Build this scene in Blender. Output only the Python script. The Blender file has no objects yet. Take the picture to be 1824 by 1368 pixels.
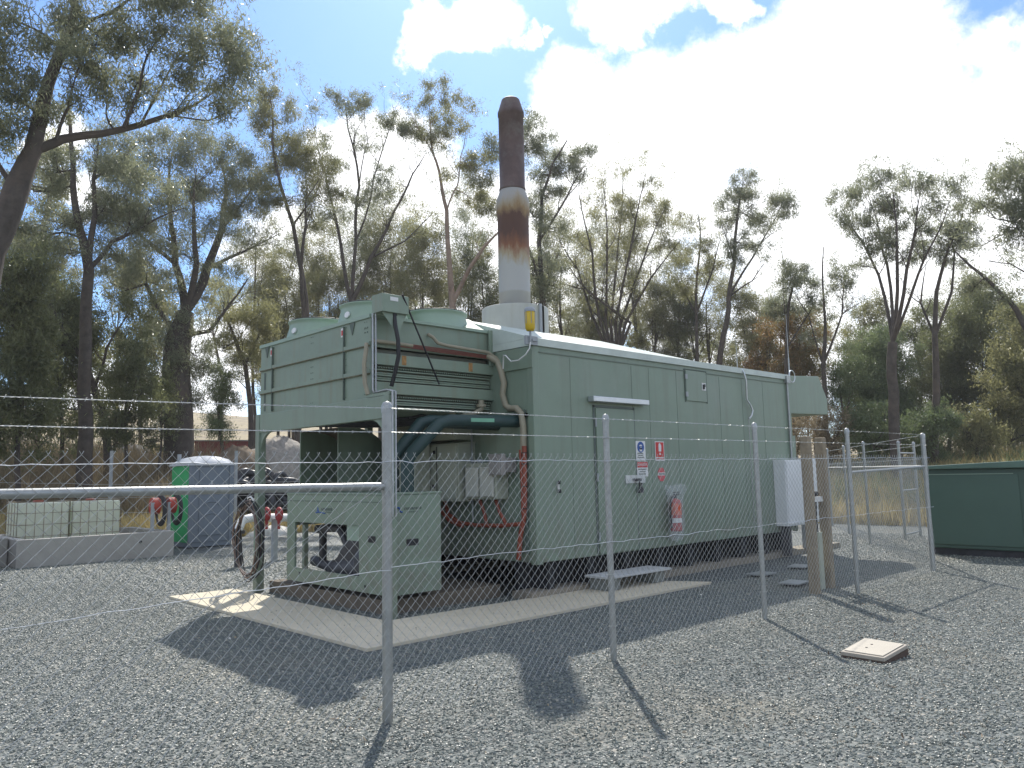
import bpy, math, random
import numpy as np
from mathutils import Vector, Matrix
sc = bpy.context.scene
R = math.radians
random.seed(7)
rng = np.random.default_rng(7)

# ------------------------------------------------------------------ camera
CAMH = 1.66
FPX = 1402.1
def cam_axes():
    yaw, pitch, roll = R(46.735), R(6.598), R(-1.205)
    f0 = np.array([math.cos(yaw)*math.cos(pitch), math.sin(yaw)*math.cos(pitch), math.sin(pitch)])
    r0 = np.array([math.sin(yaw), -math.cos(yaw), 0.0]); u0 = np.cross(r0, f0)
    return math.cos(roll)*r0+math.sin(roll)*u0, -math.sin(roll)*r0+math.cos(roll)*u0, f0
CR, CU, CF = cam_axes()
cam = bpy.data.cameras.new('camera'); camo = bpy.data.objects.new('camera', cam)
sc.collection.objects.link(camo)
cam.sensor_width = 36; cam.lens = 36*FPX/1824; cam.clip_start = 0.05; cam.clip_end = 3000
m = Matrix(((CR[0], CU[0], -CF[0], 0), (CR[1], CU[1], -CF[1], 0), (CR[2], CU[2], -CF[2], CAMH), (0, 0, 0, 1)))
camo.matrix_world = m
sc.camera = camo
def ray(x, y): return CF*FPX+CR*(x-912)-CU*(y-684)
def W(x, y, D):                                   # the point seen at pixel x, y at horizontal distance D
    d = ray(x, y); return np.array([0, 0, CAMH])+d*(D/math.hypot(d[0], d[1]))
def PY(x, y, Y): d = ray(x, y); return np.array([0, 0, CAMH])+d*Y/d[1]
def PX(x, y, X): d = ray(x, y); return np.array([0, 0, CAMH])+d*X/d[0]
def G(x, y, z=0.0): d = ray(x, y); return np.array([0, 0, CAMH])+d*(z-CAMH)/d[2]

# ------------------------------------------------------------------ light
SUN_AZ, SUN_EL = 48.0, 46.3
sd = Vector((math.cos(R(SUN_EL))*math.cos(R(SUN_AZ)), math.cos(R(SUN_EL))*math.sin(R(SUN_AZ)), math.sin(R(SUN_EL))))
sl = bpy.data.lights.new('sun', 'SUN'); so = bpy.data.objects.new('sun', sl); sc.collection.objects.link(so)
sl.energy = 5.0; sl.angle = R(0.6); sl.color = (1.0, 0.95, 0.87)
so.rotation_euler = sd.to_track_quat('Z', 'Y').to_euler(); so.location = (0, 0, 40)
world = bpy.data.worlds.new('World'); sc.world = world; world.use_nodes = True
wt = world.node_tree; wt.nodes.clear()
def wn(t, **k):
    n = wt.nodes.new(t)
    for a, b in k.items(): setattr(n, a, b)
    return n
def wm(op, a, b=None, c=None):
    n = wn('ShaderNodeMath', operation=op)
    for i, v in enumerate((a, b, c)):
        if v is None: continue
        if isinstance(v, (int, float)): n.inputs[i].default_value = v
        else: wt.links.new(v, n.inputs[i])
    return n.outputs[0]
sky = wn('ShaderNodeTexSky', sky_type='NISHITA', sun_disc=False, sun_elevation=R(SUN_EL), sun_rotation=R(90-SUN_AZ))
sky.air_density = 1.0; sky.dust_density = 0.5; sky.ozone_density = 1.0
hs = wn('ShaderNodeMix', data_type='RGBA', blend_type='MULTIPLY'); hs.inputs['Factor'].default_value = 1; hs.inputs['B'].default_value = (.56, .80, 1.08, 1)
wt.links.new(sky.outputs[0], hs.inputs['A'])
tc = wn('ShaderNodeTexCoord')
nz = wn('ShaderNodeTexNoise'); nz.inputs['Scale'].default_value = 7; nz.inputs['Detail'].default_value = 10; nz.inputs['Roughness'].default_value = 0.62
wt.links.new(tc.outputs['Generated'], nz.inputs['Vector'])
CL = [(1000, 195, 3.2), (1080, 250, 4.6), (1170, 245, 5.0), (1270, 240, 5.4), (1370, 215, 5.6), (1470, 190, 6.2), (1580, 195, 6.2), (1680, 230, 6.5), (1780, 280, 6), (1330, 420, 10), (1120, 400, 7), (1550, 400, 9),
      (1720, 400, 7), (1800, 420, 4), (1460, 60, 2.2), (1570, 50, 2.4), (850, 20, 2.2), (780, 42, 1.7), (925, 82, 1.0), (1090, 20, 2.2), (1130, 45, 1.6), (1280, 0, 1.6), (1770, 92, 1.5), (960, 75, .6), (1190, 0, 1.6),
      (690, 300, 3.2), (760, 340, 3.6), (600, 310, 2.4), (640, 420, 4), (500, 450, 3.4), (110, 278, 1.5), (150, 370, 1.6), (400, 640, 3), (190, 700, 3), (360, 700, 3), (900, 480, 6), (460, 480, 2.5), (1000, 560, 5), (1200, 560, 4), (1350, 600, 3), (1480, 620, 2.2), (1650, 640, 3), (760, 560, 4)]
wz = wn('ShaderNodeTexNoise'); wz.inputs['Scale'].default_value = 9; wz.inputs['Detail'].default_value = 8; wz.inputs['Roughness'].default_value = .6
wt.links.new(tc.outputs['Generated'], wz.inputs['Vector'])
wsub = wn('ShaderNodeVectorMath', operation='SUBTRACT'); wt.links.new(wz.outputs['Color'], wsub.inputs[0]); wsub.inputs[1].default_value = (.5, .5, .5)
wsc = wn('ShaderNodeVectorMath', operation='MULTIPLY_ADD'); wt.links.new(wsub.outputs[0], wsc.inputs[0]); wsc.inputs[1].default_value = (.16, .16, .16); wt.links.new(tc.outputs['Generated'], wsc.inputs[2])
wdir = wn('ShaderNodeVectorMath', operation='NORMALIZE'); wt.links.new(wsc.outputs[0], wdir.inputs[0])
mx = None
for (px, py_, rad) in CL:
    d = ray(px, py_); d = d/np.linalg.norm(d)
    dp = wn('ShaderNodeVectorMath', operation='DOT_PRODUCT'); wt.links.new(wdir.outputs[0], dp.inputs[0]); dp.inputs[1].default_value = tuple(d)
    mr = wn('ShaderNodeMapRange'); mr.inputs['From Min'].default_value = math.cos(R(rad*1.7)); mr.inputs['From Max'].default_value = math.cos(R(rad*0.15))
    wt.links.new(dp.outputs['Value'], mr.inputs['Value'])
    mx = mr.outputs[0] if mx is None else wm('MAXIMUM', mx, mr.outputs[0])
camd = wn('ShaderNodeVectorMath', operation='DOT_PRODUCT'); wt.links.new(tc.outputs['Generated'], camd.inputs[0]); camd.inputs[1].default_value = tuple(CF)
back = wn('ShaderNodeMapRange'); back.inputs['From Min'].default_value = .72; back.inputs['From Max'].default_value = .5; back.inputs['To Max'].default_value = .60  # unseen cloud cover added behind the camera for neutral fill light
wt.links.new(camd.outputs['Value'], back.inputs['Value'])
mx = wm('MAXIMUM', mx, back.outputs[0])
val = wm('ADD', mx, wm('MULTIPLY', wm('SUBTRACT', nz.outputs[0], 0.5), 1.9))
# broad noise for the cloud added outside the view as fill light
nb = wn('ShaderNodeTexNoise'); nb.inputs['Scale'].default_value = 1.6; nb.inputs['Detail'].default_value = 6
wt.links.new(tc.outputs['Generated'], nb.inputs['Vector'])
mr = wn('ShaderNodeMapRange', interpolation_type='SMOOTHSTEP'); mr.inputs['From Min'].default_value = 0.42; mr.inputs['From Max'].default_value = 0.88
wt.links.new(val, mr.inputs['Value'])
rgb = wn('ShaderNodeMix', data_type='RGBA')
wt.links.new(mr.outputs[0], rgb.inputs['Factor']); wt.links.new(hs.outputs['Result'], rgb.inputs['A']); rgb.inputs['B'].default_value = (9.8, 9.9, 10.1, 1)
bg = wn('ShaderNodeBackground'); bg.inputs['Strength'].default_value = 0.14
wt.links.new(rgb.outputs['Result'], bg.inputs['Color'])
wo = wn('ShaderNodeOutputWorld'); wt.links.new(bg.outputs[0], wo.inputs['Surface'])
sc.view_settings.view_transform = 'Standard'; sc.view_settings.look = 'None'
sc.view_settings.exposure = 0.27; sc.view_settings.gamma = 1
sc.render.engine = 'CYCLES'
sc.cycles.max_bounces = 6; sc.cycles.transparent_max_bounces = 12; sc.cycles.diffuse_bounces = 3; sc.cycles.glossy_bounces = 2; sc.cycles.transmission_bounces = 4
sc.cycles.use_denoising = True

# ------------------------------------------------------------------ helpers
C = sc.collection
def frame_of(d):
    d = np.array(d, float); d /= (np.linalg.norm(d) or 1)
    a = np.array([0, 0, 1.0]) if abs(d[2]) < 0.9 else np.array([1.0, 0, 0])
    u = np.cross(d, a); u /= np.linalg.norm(u); return u, np.cross(d, u)
SPLIT = {'corner_post', 'skid_rail', 'hinge', 'latch', 'conduit', 'antenna', 'side_plate', 'bolt', 'side_beam', 'lifting_gusset', 'warning_sticker', 'rust_stain', 'ledge', 'block', 'door', 'post', 'wall', 'rail', 'pressed_rib', 'moulded_arch', 'lift_hole', 'side_wall', 'gland', 'cover', 'handle', 'fan_blade', 'steel_conduit', 'cable_bundle', 'cable_tie', 'red_cable', 'dirt_line', 'sticker_mark', 'hose', 'front_part', 'ear_muffs', 'top_flange', 'rivet_line'}
class MB:
    def __init__(s): s.v = []; s.f = []; s.sm = []
    def add(s, V, F, sm=False):
        n = len(s.v); s.v += [tuple(map(float, p)) for p in V]; s.f += [tuple(i+n for i in f) for f in F]; s.sm += [sm]*len(F); return s
    def box(s, x0, x1, y0, y1, z0, z1):
        V = [(x, y, z) for z in (z0, z1) for y in (y0, y1) for x in (x0, x1)]
        return s.add(V, [(0, 2, 3, 1), (4, 5, 7, 6), (0, 1, 5, 4), (2, 6, 7, 3), (0, 4, 6, 2), (1, 3, 7, 5)])
    def obox(s, c, size, rz=0, ry=0, rx=0):
        M = (Matrix.Rotation(rz, 3, 'Z') @ Matrix.Rotation(ry, 3, 'Y') @ Matrix.Rotation(rx, 3, 'X'))
        a, b, d = [q/2 for q in size]
        V = [Vector(c)+M @ Vector((x, y, z)) for z in (-d, d) for y in (-b, b) for x in (-a, a)]
        return s.add(V, [(0, 2, 3, 1), (4, 5, 7, 6), (0, 1, 5, 4), (2, 6, 7, 3), (0, 4, 6, 2), (1, 3, 7, 5)])
    def cyl(s, p0, p1, r0, r1=None, n=16, cap=True, sm=True):
        r1 = r0 if r1 is None else r1
        p0 = np.array(p0, float); p1 = np.array(p1, float); u, v = frame_of(p1-p0)
        A = [(math.cos(2*math.pi*i/n), math.sin(2*math.pi*i/n)) for i in range(n)]
        V = [p0+r0*(c*u+t*v) for c, t in A]+[p1+r1*(c*u+t*v) for c, t in A]
        s.add(V, [(i, (i+1) % n, n+(i+1) % n, n+i) for i in range(n)], sm)
        if cap: s.add(V, [tuple(range(n))[::-1], tuple(range(n, 2*n))])
        return s
    def lathe(s, c, prof, n=24, sm=True, a0=0, a1=2*math.pi):
        full = abs(a1-a0-2*math.pi) < 1e-6; k = n if full else n+1
        V = [(c[0]+r*math.cos(a0+(a1-a0)*i/n), c[1]+r*math.sin(a0+(a1-a0)*i/n), z) for r, z in prof for i in range(k)]
        F = []
        for j in range(len(prof)-1):
            for i in range(n): F.append((j*k+i, j*k+(i+1) % k, (j+1)*k+(i+1) % k, (j+1)*k+i))
        return s.add(V, F, sm)
    def tube(s, P, r, n=8, closed=False, cap=True):
        P = [np.array(p, float) for p in P]; m = len(P)
        rr = r if isinstance(r, (list, tuple, np.ndarray)) else [r]*m
        V = []; pu = None
        for i, p in enumerate(P):
            if closed: t = P[(i+1) % m]-P[i-1]
            else: t = P[min(i+1, m-1)]-P[max(i-1, 0)]
            t = t/(np.linalg.norm(t) or 1)
            if pu is None: u, v = frame_of(t)
            else:
                u = pu-t*(pu@t); u /= (np.linalg.norm(u) or 1); v = np.cross(t, u)
            pu = u
            V += [p+rr[i]*(math.cos(2*math.pi*k/n)*u+math.sin(2*math.pi*k/n)*v) for k in range(n)]
        F = [(i*n+k, i*n+(k+1) % n, ((i+1) % m)*n+(k+1) % n, ((i+1) % m)*n+k) for i in range(m if closed else m-1) for k in range(n)]
        s.add(V, F, n > 4)
        if cap and not closed: s.add(V, [tuple(range(n))[::-1], tuple(range((m-1)*n, m*n))])
        return s
    def prism(s, poly, axis, a, b):
        def P(u, v, w): return {'x': (w, u, v), 'y': (u, w, v), 'z': (u, v, w)}[axis]
        n = len(poly); V = [P(u, v, a) for u, v in poly]+[P(u, v, b) for u, v in poly]
        return s.add(V, [tuple(range(n))[::-1], tuple(range(n, 2*n))]+[(i, (i+1) % n, n+(i+1) % n, n+i) for i in range(n)])
    def comps(s):
        if getattr(s, '_c', None): return s._c
        par = list(range(len(s.v)))
        def fd(a):
            while par[a] != a: par[a] = par[par[a]]; a = par[a]
            return a
        for f in s.f:
            for i in f[1:]:
                a, b_ = fd(f[0]), fd(i)
                if a != b_: par[b_] = a
        G_ = {}
        for k, f in enumerate(s.f): G_.setdefault(fd(f[0]), []).append(k)
        out = []
        for ks in G_.values():
            ids = sorted({i for k in ks for i in s.f[k]}); mp = {a: b_ for b_, a in enumerate(ids)}
            out.append(([s.v[i] for i in ids], [tuple(mp[i] for i in s.f[k]) for k in ks], [s.sm[k] for k in ks]))
        s._c = out; return out
    def quad(s, *P): return s.add(P, [tuple(range(len(P)))])
    def build(s, name, mat, parent=None, bevel=0.0, fix=True):
        if name in SPLIT and len(s.comps()) > 1:
            out = None
            for cmp_ in s.comps(): 
                q = MB(); q.v, q.f, q.sm = cmp_; o = q.build('\0'+name, mat, parent, bevel, fix); out = out or o
            return out
        name = name.lstrip('\0')
        me = bpy.data.meshes.new(name)
        off = (0, 0, 0)
        if parent is not None:
            off = wloc(parent)
        me.from_pydata([(p[0]-off[0], p[1]-off[1], p[2]-off[2]) for p in s.v], [], s.f)
        me.polygons.foreach_set('use_smooth', s.sm)
        if fix:
            import bmesh
            bm = bmesh.new(); bm.from_mesh(me); bmesh.ops.recalc_face_normals(bm, faces=bm.faces)
            bm.to_mesh(me); bm.free()
        me.materials.append(mat)
        o = bpy.data.objects.new(name, me); C.objects.link(o)
        if parent is not None: o.parent = parent
        if bevel > 0:
            b = o.modifiers.new('bevel', 'BEVEL'); b.width = bevel; b.segments = 2; b.limit_method = 'ANGLE'; b.angle_limit = R(50)
        return o
def wloc(o):
    x, y, z = 0, 0, 0
    while o is not None: x += o.location[0]; y += o.location[1]; z += o.location[2]; o = o.parent
    return (x, y, z)
def tag(o, label=None, cat=None, group=None, kind=None):
    if label: o['label'] = label
    if cat: o['category'] = cat
    if group: o['group'] = group
    if kind: o['kind'] = kind
    return o
def thing(name, label, cat, loc=(0, 0, 0), group=None):
    o = bpy.data.objects.new(name, None); C.objects.link(o); o.location = loc; o.empty_display_size = 0.2
    return tag(o, label, cat, group)
def text_mesh(txt, size):
    cu = bpy.data.curves.new('lettering', 'FONT'); cu.body = txt; cu.size = size; cu.align_x = 'CENTER'; cu.align_y = 'CENTER'; cu.extrude = 0.0008
    o = bpy.data.objects.new('tmp', cu); C.objects.link(o); bpy.context.view_layer.update()
    dg = bpy.context.evaluated_depsgraph_get(); me = bpy.data.meshes.new_from_object(o.evaluated_get(dg)); bpy.data.objects.remove(o)
    return [tuple(v.co) for v in me.vertices], [tuple(p.vertices) for p in me.polygons]
def put_text(mb, txt, size, c, ax, sx=1.0):
    """ax 'y' = on a wall facing -Y reading along +X; 'x' = wall facing -X reading along -Y"""
    V, F = text_mesh(txt, size)
    if ax == 'y': V = [(c[0]+x*sx, c[1]-z, c[2]+y) for x, y, z in V]
    else: V = [(c[0]-z, c[1]-x*sx, c[2]+y) for x, y, z in V]
    return mb.add(V, F)
def smooth(a, b, x):
    t = np.clip((x-a)/(b-a), 0, 1); return t*t*(3-2*t)

# ------------------------------------------------------------------ materials
def mat(name, col, rough=0.6, metal=0.0, spec=0.5, var=0.12, scale=3.0, bump=0.0, bscale=60, col2=None, c2scale=1.5, c2lo=.5, c2hi=.7, streak=None, coat=0, splash=0):
    M = bpy.data.materials.new(name); M.use_nodes = True; nt = M.node_tree; P = nt.nodes['Principled BSDF']
    L = nt.links.new
    def N(t, **k):
        n = nt.nodes.new(t)
        for a, b in k.items(): setattr(n, a, b)
        return n
    geo = N('ShaderNodeNewGeometry'); pos = geo.outputs['Position']
    n1 = N('ShaderNodeTexNoise'); n1.inputs['Scale'].default_value = scale; n1.inputs['Detail'].default_value = 6; n1.inputs['Roughness'].default_value = .65; L(pos, n1.inputs['Vector'])
    mr = N('ShaderNodeMapRange'); mr.inputs['From Min'].default_value = .3; mr.inputs['From Max'].default_value = .7; mr.inputs['To Min'].default_value = 1-var; mr.inputs['To Max'].default_value = 1+var; L(n1.outputs[0], mr.inputs['Value'])
    hv = N('ShaderNodeHueSaturation'); hv.inputs['Color'].default_value = (*col, 1); L(mr.outputs[0], hv.inputs['Value'])
    out = hv.outputs[0]
    if col2 is not None:
        n2 = N('ShaderNodeTexNoise'); n2.inputs['Scale'].default_value = c2scale; n2.inputs['Detail'].default_value = 8; n2.inputs['Roughness'].default_value = .7; L(pos, n2.inputs['Vector'])
        r2 = N('ShaderNodeMapRange'); r2.inputs['From Min'].default_value = c2lo; r2.inputs['From Max'].default_value = c2hi; L(n2.outputs[0], r2.inputs['Value'])
        mx = N('ShaderNodeMix', data_type='RGBA'); L(r2.outputs[0], mx.inputs['Factor']); L(out, mx.inputs['A']); mx.inputs['B'].default_value = (*col2, 1); out = mx.outputs['Result']
    if streak is not None:
        mp = N('ShaderNodeVectorMath', operation='MULTIPLY'); mp.inputs[1].default_value = (9, 9, .7); L(pos, mp.inputs[0])
        n3 = N('ShaderNodeTexNoise'); n3.inputs['Scale'].default_value = 1.0; n3.inputs['Detail'].default_value = 4; L(mp.outputs[0], n3.inputs['Vector'])
        r3 = N('ShaderNodeMapRange'); r3.inputs['From Min'].default_value = .5; r3.inputs['From Max'].default_value = .85; r3.inputs['To Max'].default_value = streak[3]; L(n3.outputs[0], r3.inputs['Value'])
        mx = N('ShaderNodeMix', data_type='RGBA'); L(r3.outputs[0], mx.inputs['Factor']); L(out, mx.inputs['A']); mx.inputs['B'].default_value = (*streak[:3], 1); out = mx.outputs['Result']
    if splash:
        sz = N('ShaderNodeSeparateXYZ'); L(pos, sz.inputs[0]); mr5 = N('ShaderNodeMapRange'); mr5.inputs['From Min'].default_value = 1.3; mr5.inputs['From Max'].default_value = .45; L(sz.outputs[2], mr5.inputs['Value'])
        n5 = N('ShaderNodeTexNoise'); n5.inputs['Scale'].default_value = 7; n5.inputs['Detail'].default_value = 9; n5.inputs['Roughness'].default_value = .75; L(pos, n5.inputs['Vector'])
        m5 = N('ShaderNodeMath', operation='MULTIPLY'); L(mr5.outputs[0], m5.inputs[0]); r5 = N('ShaderNodeMapRange'); r5.inputs['From Min'].default_value = .42; r5.inputs['From Max'].default_value = .75; r5.inputs['To Max'].default_value = splash*2; L(n5.outputs[0], r5.inputs['Value']); L(r5.outputs[0], m5.inputs[1])
        mx = N('ShaderNodeMix', data_type='RGBA'); L(m5.outputs[0], mx.inputs['Factor']); L(out, mx.inputs['A']); mx.inputs['B'].default_value = (.17, .155, .12, 1); out = mx.outputs['Result']
    L(out, P.inputs['Base Color'])
    P.inputs['Roughness'].default_value = rough; P.inputs['Metallic'].default_value = metal; P.inputs['Specular IOR Level'].default_value = spec
    P.inputs['Coat Weight'].default_value = coat
    if bump > 0:
        nb = N('ShaderNodeTexNoise'); nb.inputs['Scale'].default_value = bscale; nb.inputs['Detail'].default_value = 4; L(pos, nb.inputs['Vector'])
        b = N('ShaderNodeBump'); b.inputs['Strength'].default_value = bump; b.inputs['Distance'].default_value = .01; L(nb.outputs[0], b.inputs['Height']); L(b.outputs[0], P.inputs['Normal'])
    return M
GREEN = (0.205, 0.268, 0.20)
M_green = mat('green_paint', GREEN, .42, var=.07, scale=1.2, bump=.5, bscale=1.6, streak=(.17, .18, .135, .5), col2=(.225, .28, .22), c2scale=.8, splash=.5)
M_green2 = mat('green_paint_dirty', (0.222, 0.285, 0.215), .5, var=.08, scale=2.5, streak=(.22, .2, .13, .6))
M_lgreen = mat('green_paint_pale', (0.27, 0.36, 0.275), .45, var=.05)
M_seam = mat('seam_dark', (0.10, 0.13, 0.105), .7)
M_dirtseam = mat('rusty_dirt_line', (0.16, 0.15, 0.095), .9, var=.4, scale=14)
M_dgreen = mat('dark_green_paint', (0.075, 0.13, 0.098), .4, var=.06, scale=2)
M_beige = mat('beige_cabinet', (0.36, 0.38, 0.30), .5, var=.06)
M_galv = mat('galvanised_steel', (0.40, 0.41, 0.40), .45, metal=.75, var=.18, scale=18, col2=(.3, .31, .3), c2scale=9)
M_wire = mat('galvanised_wire', (0.46, 0.47, 0.45), .45, metal=.5, var=.1)
M_alu = mat('aluminium', (0.6, 0.62, 0.63), .35, metal=.8, var=.08)
M_steelp = mat('grey_steel_paint', (0.33, 0.35, 0.36), .5, var=.08)
M_white = mat('white_enamel', (0.74, 0.75, 0.74), .4, var=.04)
M_sgnw = mat('sign_white', (0.72, 0.72, 0.70), .5, var=.04)
M_sgnr = mat('sign_red', (0.55, 0.035, 0.03), .5, var=.08)
M_sgnb = mat('sign_blue', (0.02, 0.09, 0.33), .5)
M_black = mat('black_rubber', (0.018, 0.018, 0.02), .55, var=.2)
M_dark = mat('dark_machinery', (0.045, 0.045, 0.05), .5, var=.4, scale=6)
M_tyre = mat('tyre_rubber', (0.032, 0.032, 0.036), .42, var=.3, scale=3, bump=.4, bscale=30)
M_pipe = mat('dark_teal_lagging', (0.018, 0.048, 0.045), .5, var=.15)
M_tan = mat('tan_conduit', (0.30, 0.27, 0.19), .6, var=.1, scale=10)
M_red = mat('red_conduit', (0.27, 0.065, 0.035), .55, var=.15, scale=6)
M_orange = mat('red_orange_label', (0.62, 0.10, 0.03), .5, var=.15)
M_conc = mat('concrete', (0.36, 0.345, 0.31), .85, var=.08, scale=5, bump=.15, bscale=90, col2=(.30, .28, .25), c2scale=1.2)
M_path = mat('path_concrete', (0.56, 0.50, 0.375), .88, var=.07, scale=4, bump=.2, bscale=130, col2=(.40, .37, .31), c2scale=2.0, c2lo=.55, c2hi=.75)
M_cover = mat('weathered_cover', (0.38, 0.34, 0.28), .8, var=.1, scale=9)
M_wood = mat('weathered_timber', (0.27, 0.22, 0.15), .85, var=.2, scale=12, bump=.3, bscale=40, streak=(.16, .13, .09, .7))
M_yellow = mat('amber_plastic', (0.62, 0.42, 0.02), .25, var=.05)
M_grn_toilet = mat('bright_green_plastic', (0.01, 0.36, 0.11), .45, var=.05)
M_gry_toilet = mat('blue_grey_plastic', (0.17, 0.20, 0.235), .5, var=.06)
M_ibc = mat('milky_plastic', (0.80, 0.82, 0.72), .45, var=.04)
_nt = M_ibc.node_tree; _t = _nt.nodes.new('ShaderNodeBsdfTranslucent'); _t.inputs['Color'].default_value = (.8, .84, .7, 1); _m = _nt.nodes.new('ShaderNodeMixShader'); _m.inputs[0].default_value = .5
_nt.links.new(_nt.nodes['Principled BSDF'].outputs[0], _m.inputs[1]); _nt.links.new(_t.outputs[0], _m.inputs[2]); _nt.links.new(_m.outputs[0], _nt.nodes['Material Output'].inputs['Surface'])
M_rust = mat('red_container_paint', (0.23, 0.06, 0.05), .7, var=.2, scale=2)
M_rock = mat('grey_rock', (0.27, 0.26, 0.24), .9, var=.25, scale=3, bump=.6, bscale=6)
M_mound = mat('crushed_rock_pile', (0.30, 0.275, 0.24), .95, var=.3, scale=8, bump=.4, bscale=14)
M_bark = mat('dark_bark', (0.085, 0.070, 0.058), .95, var=.35, scale=4, bump=.6, bscale=12, col2=(.12, .09, .07), c2scale=1.1, c2lo=.52, c2hi=.7)
M_bark_pale = mat('pale_gum_bark', (0.30, 0.22, 0.165), .85, var=.25, scale=2.5, bump=.3, bscale=8, col2=(.16, .105, .075), c2scale=1.0)
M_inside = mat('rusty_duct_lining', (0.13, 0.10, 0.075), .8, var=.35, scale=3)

def mat_leaf(name, ca, cb, trans=.35, rough=.42):
    M = bpy.data.materials.new(name); M.use_nodes = True; nt = M.node_tree; P = nt.nodes['Principled BSDF']; L = nt.links.new
    geo = nt.nodes.new('ShaderNodeNewGeometry')
    cr = nt.nodes.new('ShaderNodeValToRGB'); cr.color_ramp.elements[0].color = (*ca, 1); cr.color_ramp.elements[1].color = (*cb, 1)
    nz = nt.nodes.new('ShaderNodeTexNoise'); nz.inputs['Scale'].default_value = .55; nz.inputs['Detail'].default_value = 3; L(geo.outputs['Position'], nz.inputs['Vector'])
    mx = nt.nodes.new('ShaderNodeMath'); mx.operation = 'MULTIPLY_ADD'; mx.inputs[1].default_value = .55; L(geo.outputs['Random Per Island'], mx.inputs[0])
    m2 = nt.nodes.new('ShaderNodeMapRange'); m2.inputs['From Min'].default_value = .3; m2.inputs['From Max'].default_value = .7; m2.inputs['To Max'].default_value = .45; L(nz.outputs[0], m2.inputs['Value'])
    L(m2.outputs[0], mx.inputs[2]); L(mx.outputs[0], cr.inputs[0])
    L(cr.outputs[0], P.inputs['Base Color']); P.inputs['Roughness'].default_value = rough; P.inputs['Specular IOR Level'].default_value = .5
    T = nt.nodes.new('ShaderNodeBsdfTranslucent'); hv = nt.nodes.new('ShaderNodeHueSaturation'); hv.inputs['Value'].default_value = 1.5; L(cr.outputs[0], hv.inputs['Color']); L(hv.outputs[0], T.inputs['Color'])
    mix = nt.nodes.new('ShaderNodeMixShader'); mix.inputs[0].default_value = trans
    L(P.outputs[0], mix.inputs[1]); L(T.outputs[0], mix.inputs[2]); L(mix.outputs[0], nt.nodes['Material Output'].inputs['Surface'])
    return M
M_leafA = mat_leaf('gum_leaf_grey_green', (.095, .11, .062), (.27, .28, .175), .52, .34)
M_leafB = mat_leaf('gum_leaf_olive', (.115, .125, .055), (.30, .285, .135), .54, .4)
M_leafC = mat_leaf('dense_leaf_dark', (.075, .09, .042), (.21, .22, .10), .5, .45)
M_leafD = mat_leaf('bush_leaf_green', (.07, .10, .045), (.20, .24, .11), .42, .45)
M_leafR = mat_leaf('leaf_orange_tinted', (.09, .11, .03), (.30, .16, .06), .4, .45)
M_dry = mat_leaf('dry_grass', (.22, .175, .07), (.52, .43, .21), .3, .7)
M_drybr = mat_leaf('brown_scrub', (.13, .10, .06), (.38, .31, .19), .25, .8)

def mat_gravel():
    M = bpy.data.materials.new('gravel'); M.use_nodes = True; nt = M.node_tree; P = nt.nodes['Principled BSDF']; L = nt.links.new
    def N(t, **k):
        n = nt.nodes.new(t)
        for a, b in k.items(): setattr(n, a, b)
        return n
    geo = N('ShaderNodeNewGeometry'); v = N('ShaderNodeTexVoronoi'); v.inputs['Scale'].default_value = 42; v.inputs['Randomness'].default_value = 1; L(geo.outputs['Position'], v.inputs['Vector'])
    sep = N('ShaderNodeSeparateColor'); L(v.outputs['Color'], sep.inputs[0])
    cr = N('ShaderNodeValToRGB'); e = cr.color_ramp.elements; e[0].position = 0; e[0].color = (.05, .06, .057, 1); e[1].position = 1; e[1].color = (.30, .28, .24, 1)
    a = e.new(.45); a.color = (.09, .105, .10, 1); a = e.new(.85); a.color = (.15, .165, .158, 1); a = e.new(.96); a.color = (.20, .20, .18, 1)
    L(sep.outputs[0], cr.inputs[0])
    n = N('ShaderNodeTexNoise'); n.inputs['Scale'].default_value = .45; n.inputs['Detail'].default_value = 5; L(geo.outputs['Position'], n.inputs['Vector'])
    mr = N('ShaderNodeMapRange'); mr.inputs['From Min'].default_value = .52; mr.inputs['From Max'].default_value = .75; mr.inputs['To Max'].default_value = .5; L(n.outputs[0], mr.inputs['Value'])
    mx = N('ShaderNodeMix', data_type='RGBA'); L(mr.outputs[0], mx.inputs['Factor']); L(cr.outputs[0], mx.inputs['A']); mx.inputs['B'].default_value = (.20, .175, .12, 1)
    L(mx.outputs['Result'], P.inputs['Base Color'])
    rr = N('ShaderNodeMapRange'); rr.inputs['To Min'].default_value = .4; rr.inputs['To Max'].default_value = .95; L(sep.outputs[1], rr.inputs['Value']); L(rr.outputs[0], P.inputs['Roughness'])
    P.inputs['Specular IOR Level'].default_value = .35
    # every stone has its own tilt
    sub = N('ShaderNodeVectorMath', operation='SUBTRACT'); L(v.outputs['Color'], sub.inputs[0]); sub.inputs[1].default_value = (.5, .5, .5)
    mul = N('ShaderNodeVectorMath', operation='MULTIPLY'); L(sub.outputs[0], mul.inputs[0]); mul.inputs[1].default_value = (1.1, 1.1, .3)
    ad = N('ShaderNodeVectorMath', operation='ADD'); L(mul.outputs[0], ad.inputs[0])
    b = N('ShaderNodeBump'); b.inputs['Strength'].default_value = .9; b.inputs['Distance'].default_value = .012; b.invert = True; L(v.outputs['Distance'], b.inputs['Height']); L(b.outputs[0], ad.inputs[1])
    nm = N('ShaderNodeVectorMath', operation='NORMALIZE'); L(ad.outputs[0], nm.inputs[0]); L(nm.outputs[0], P.inputs['Normal'])
    return M
M_gravel = mat_gravel()
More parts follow.
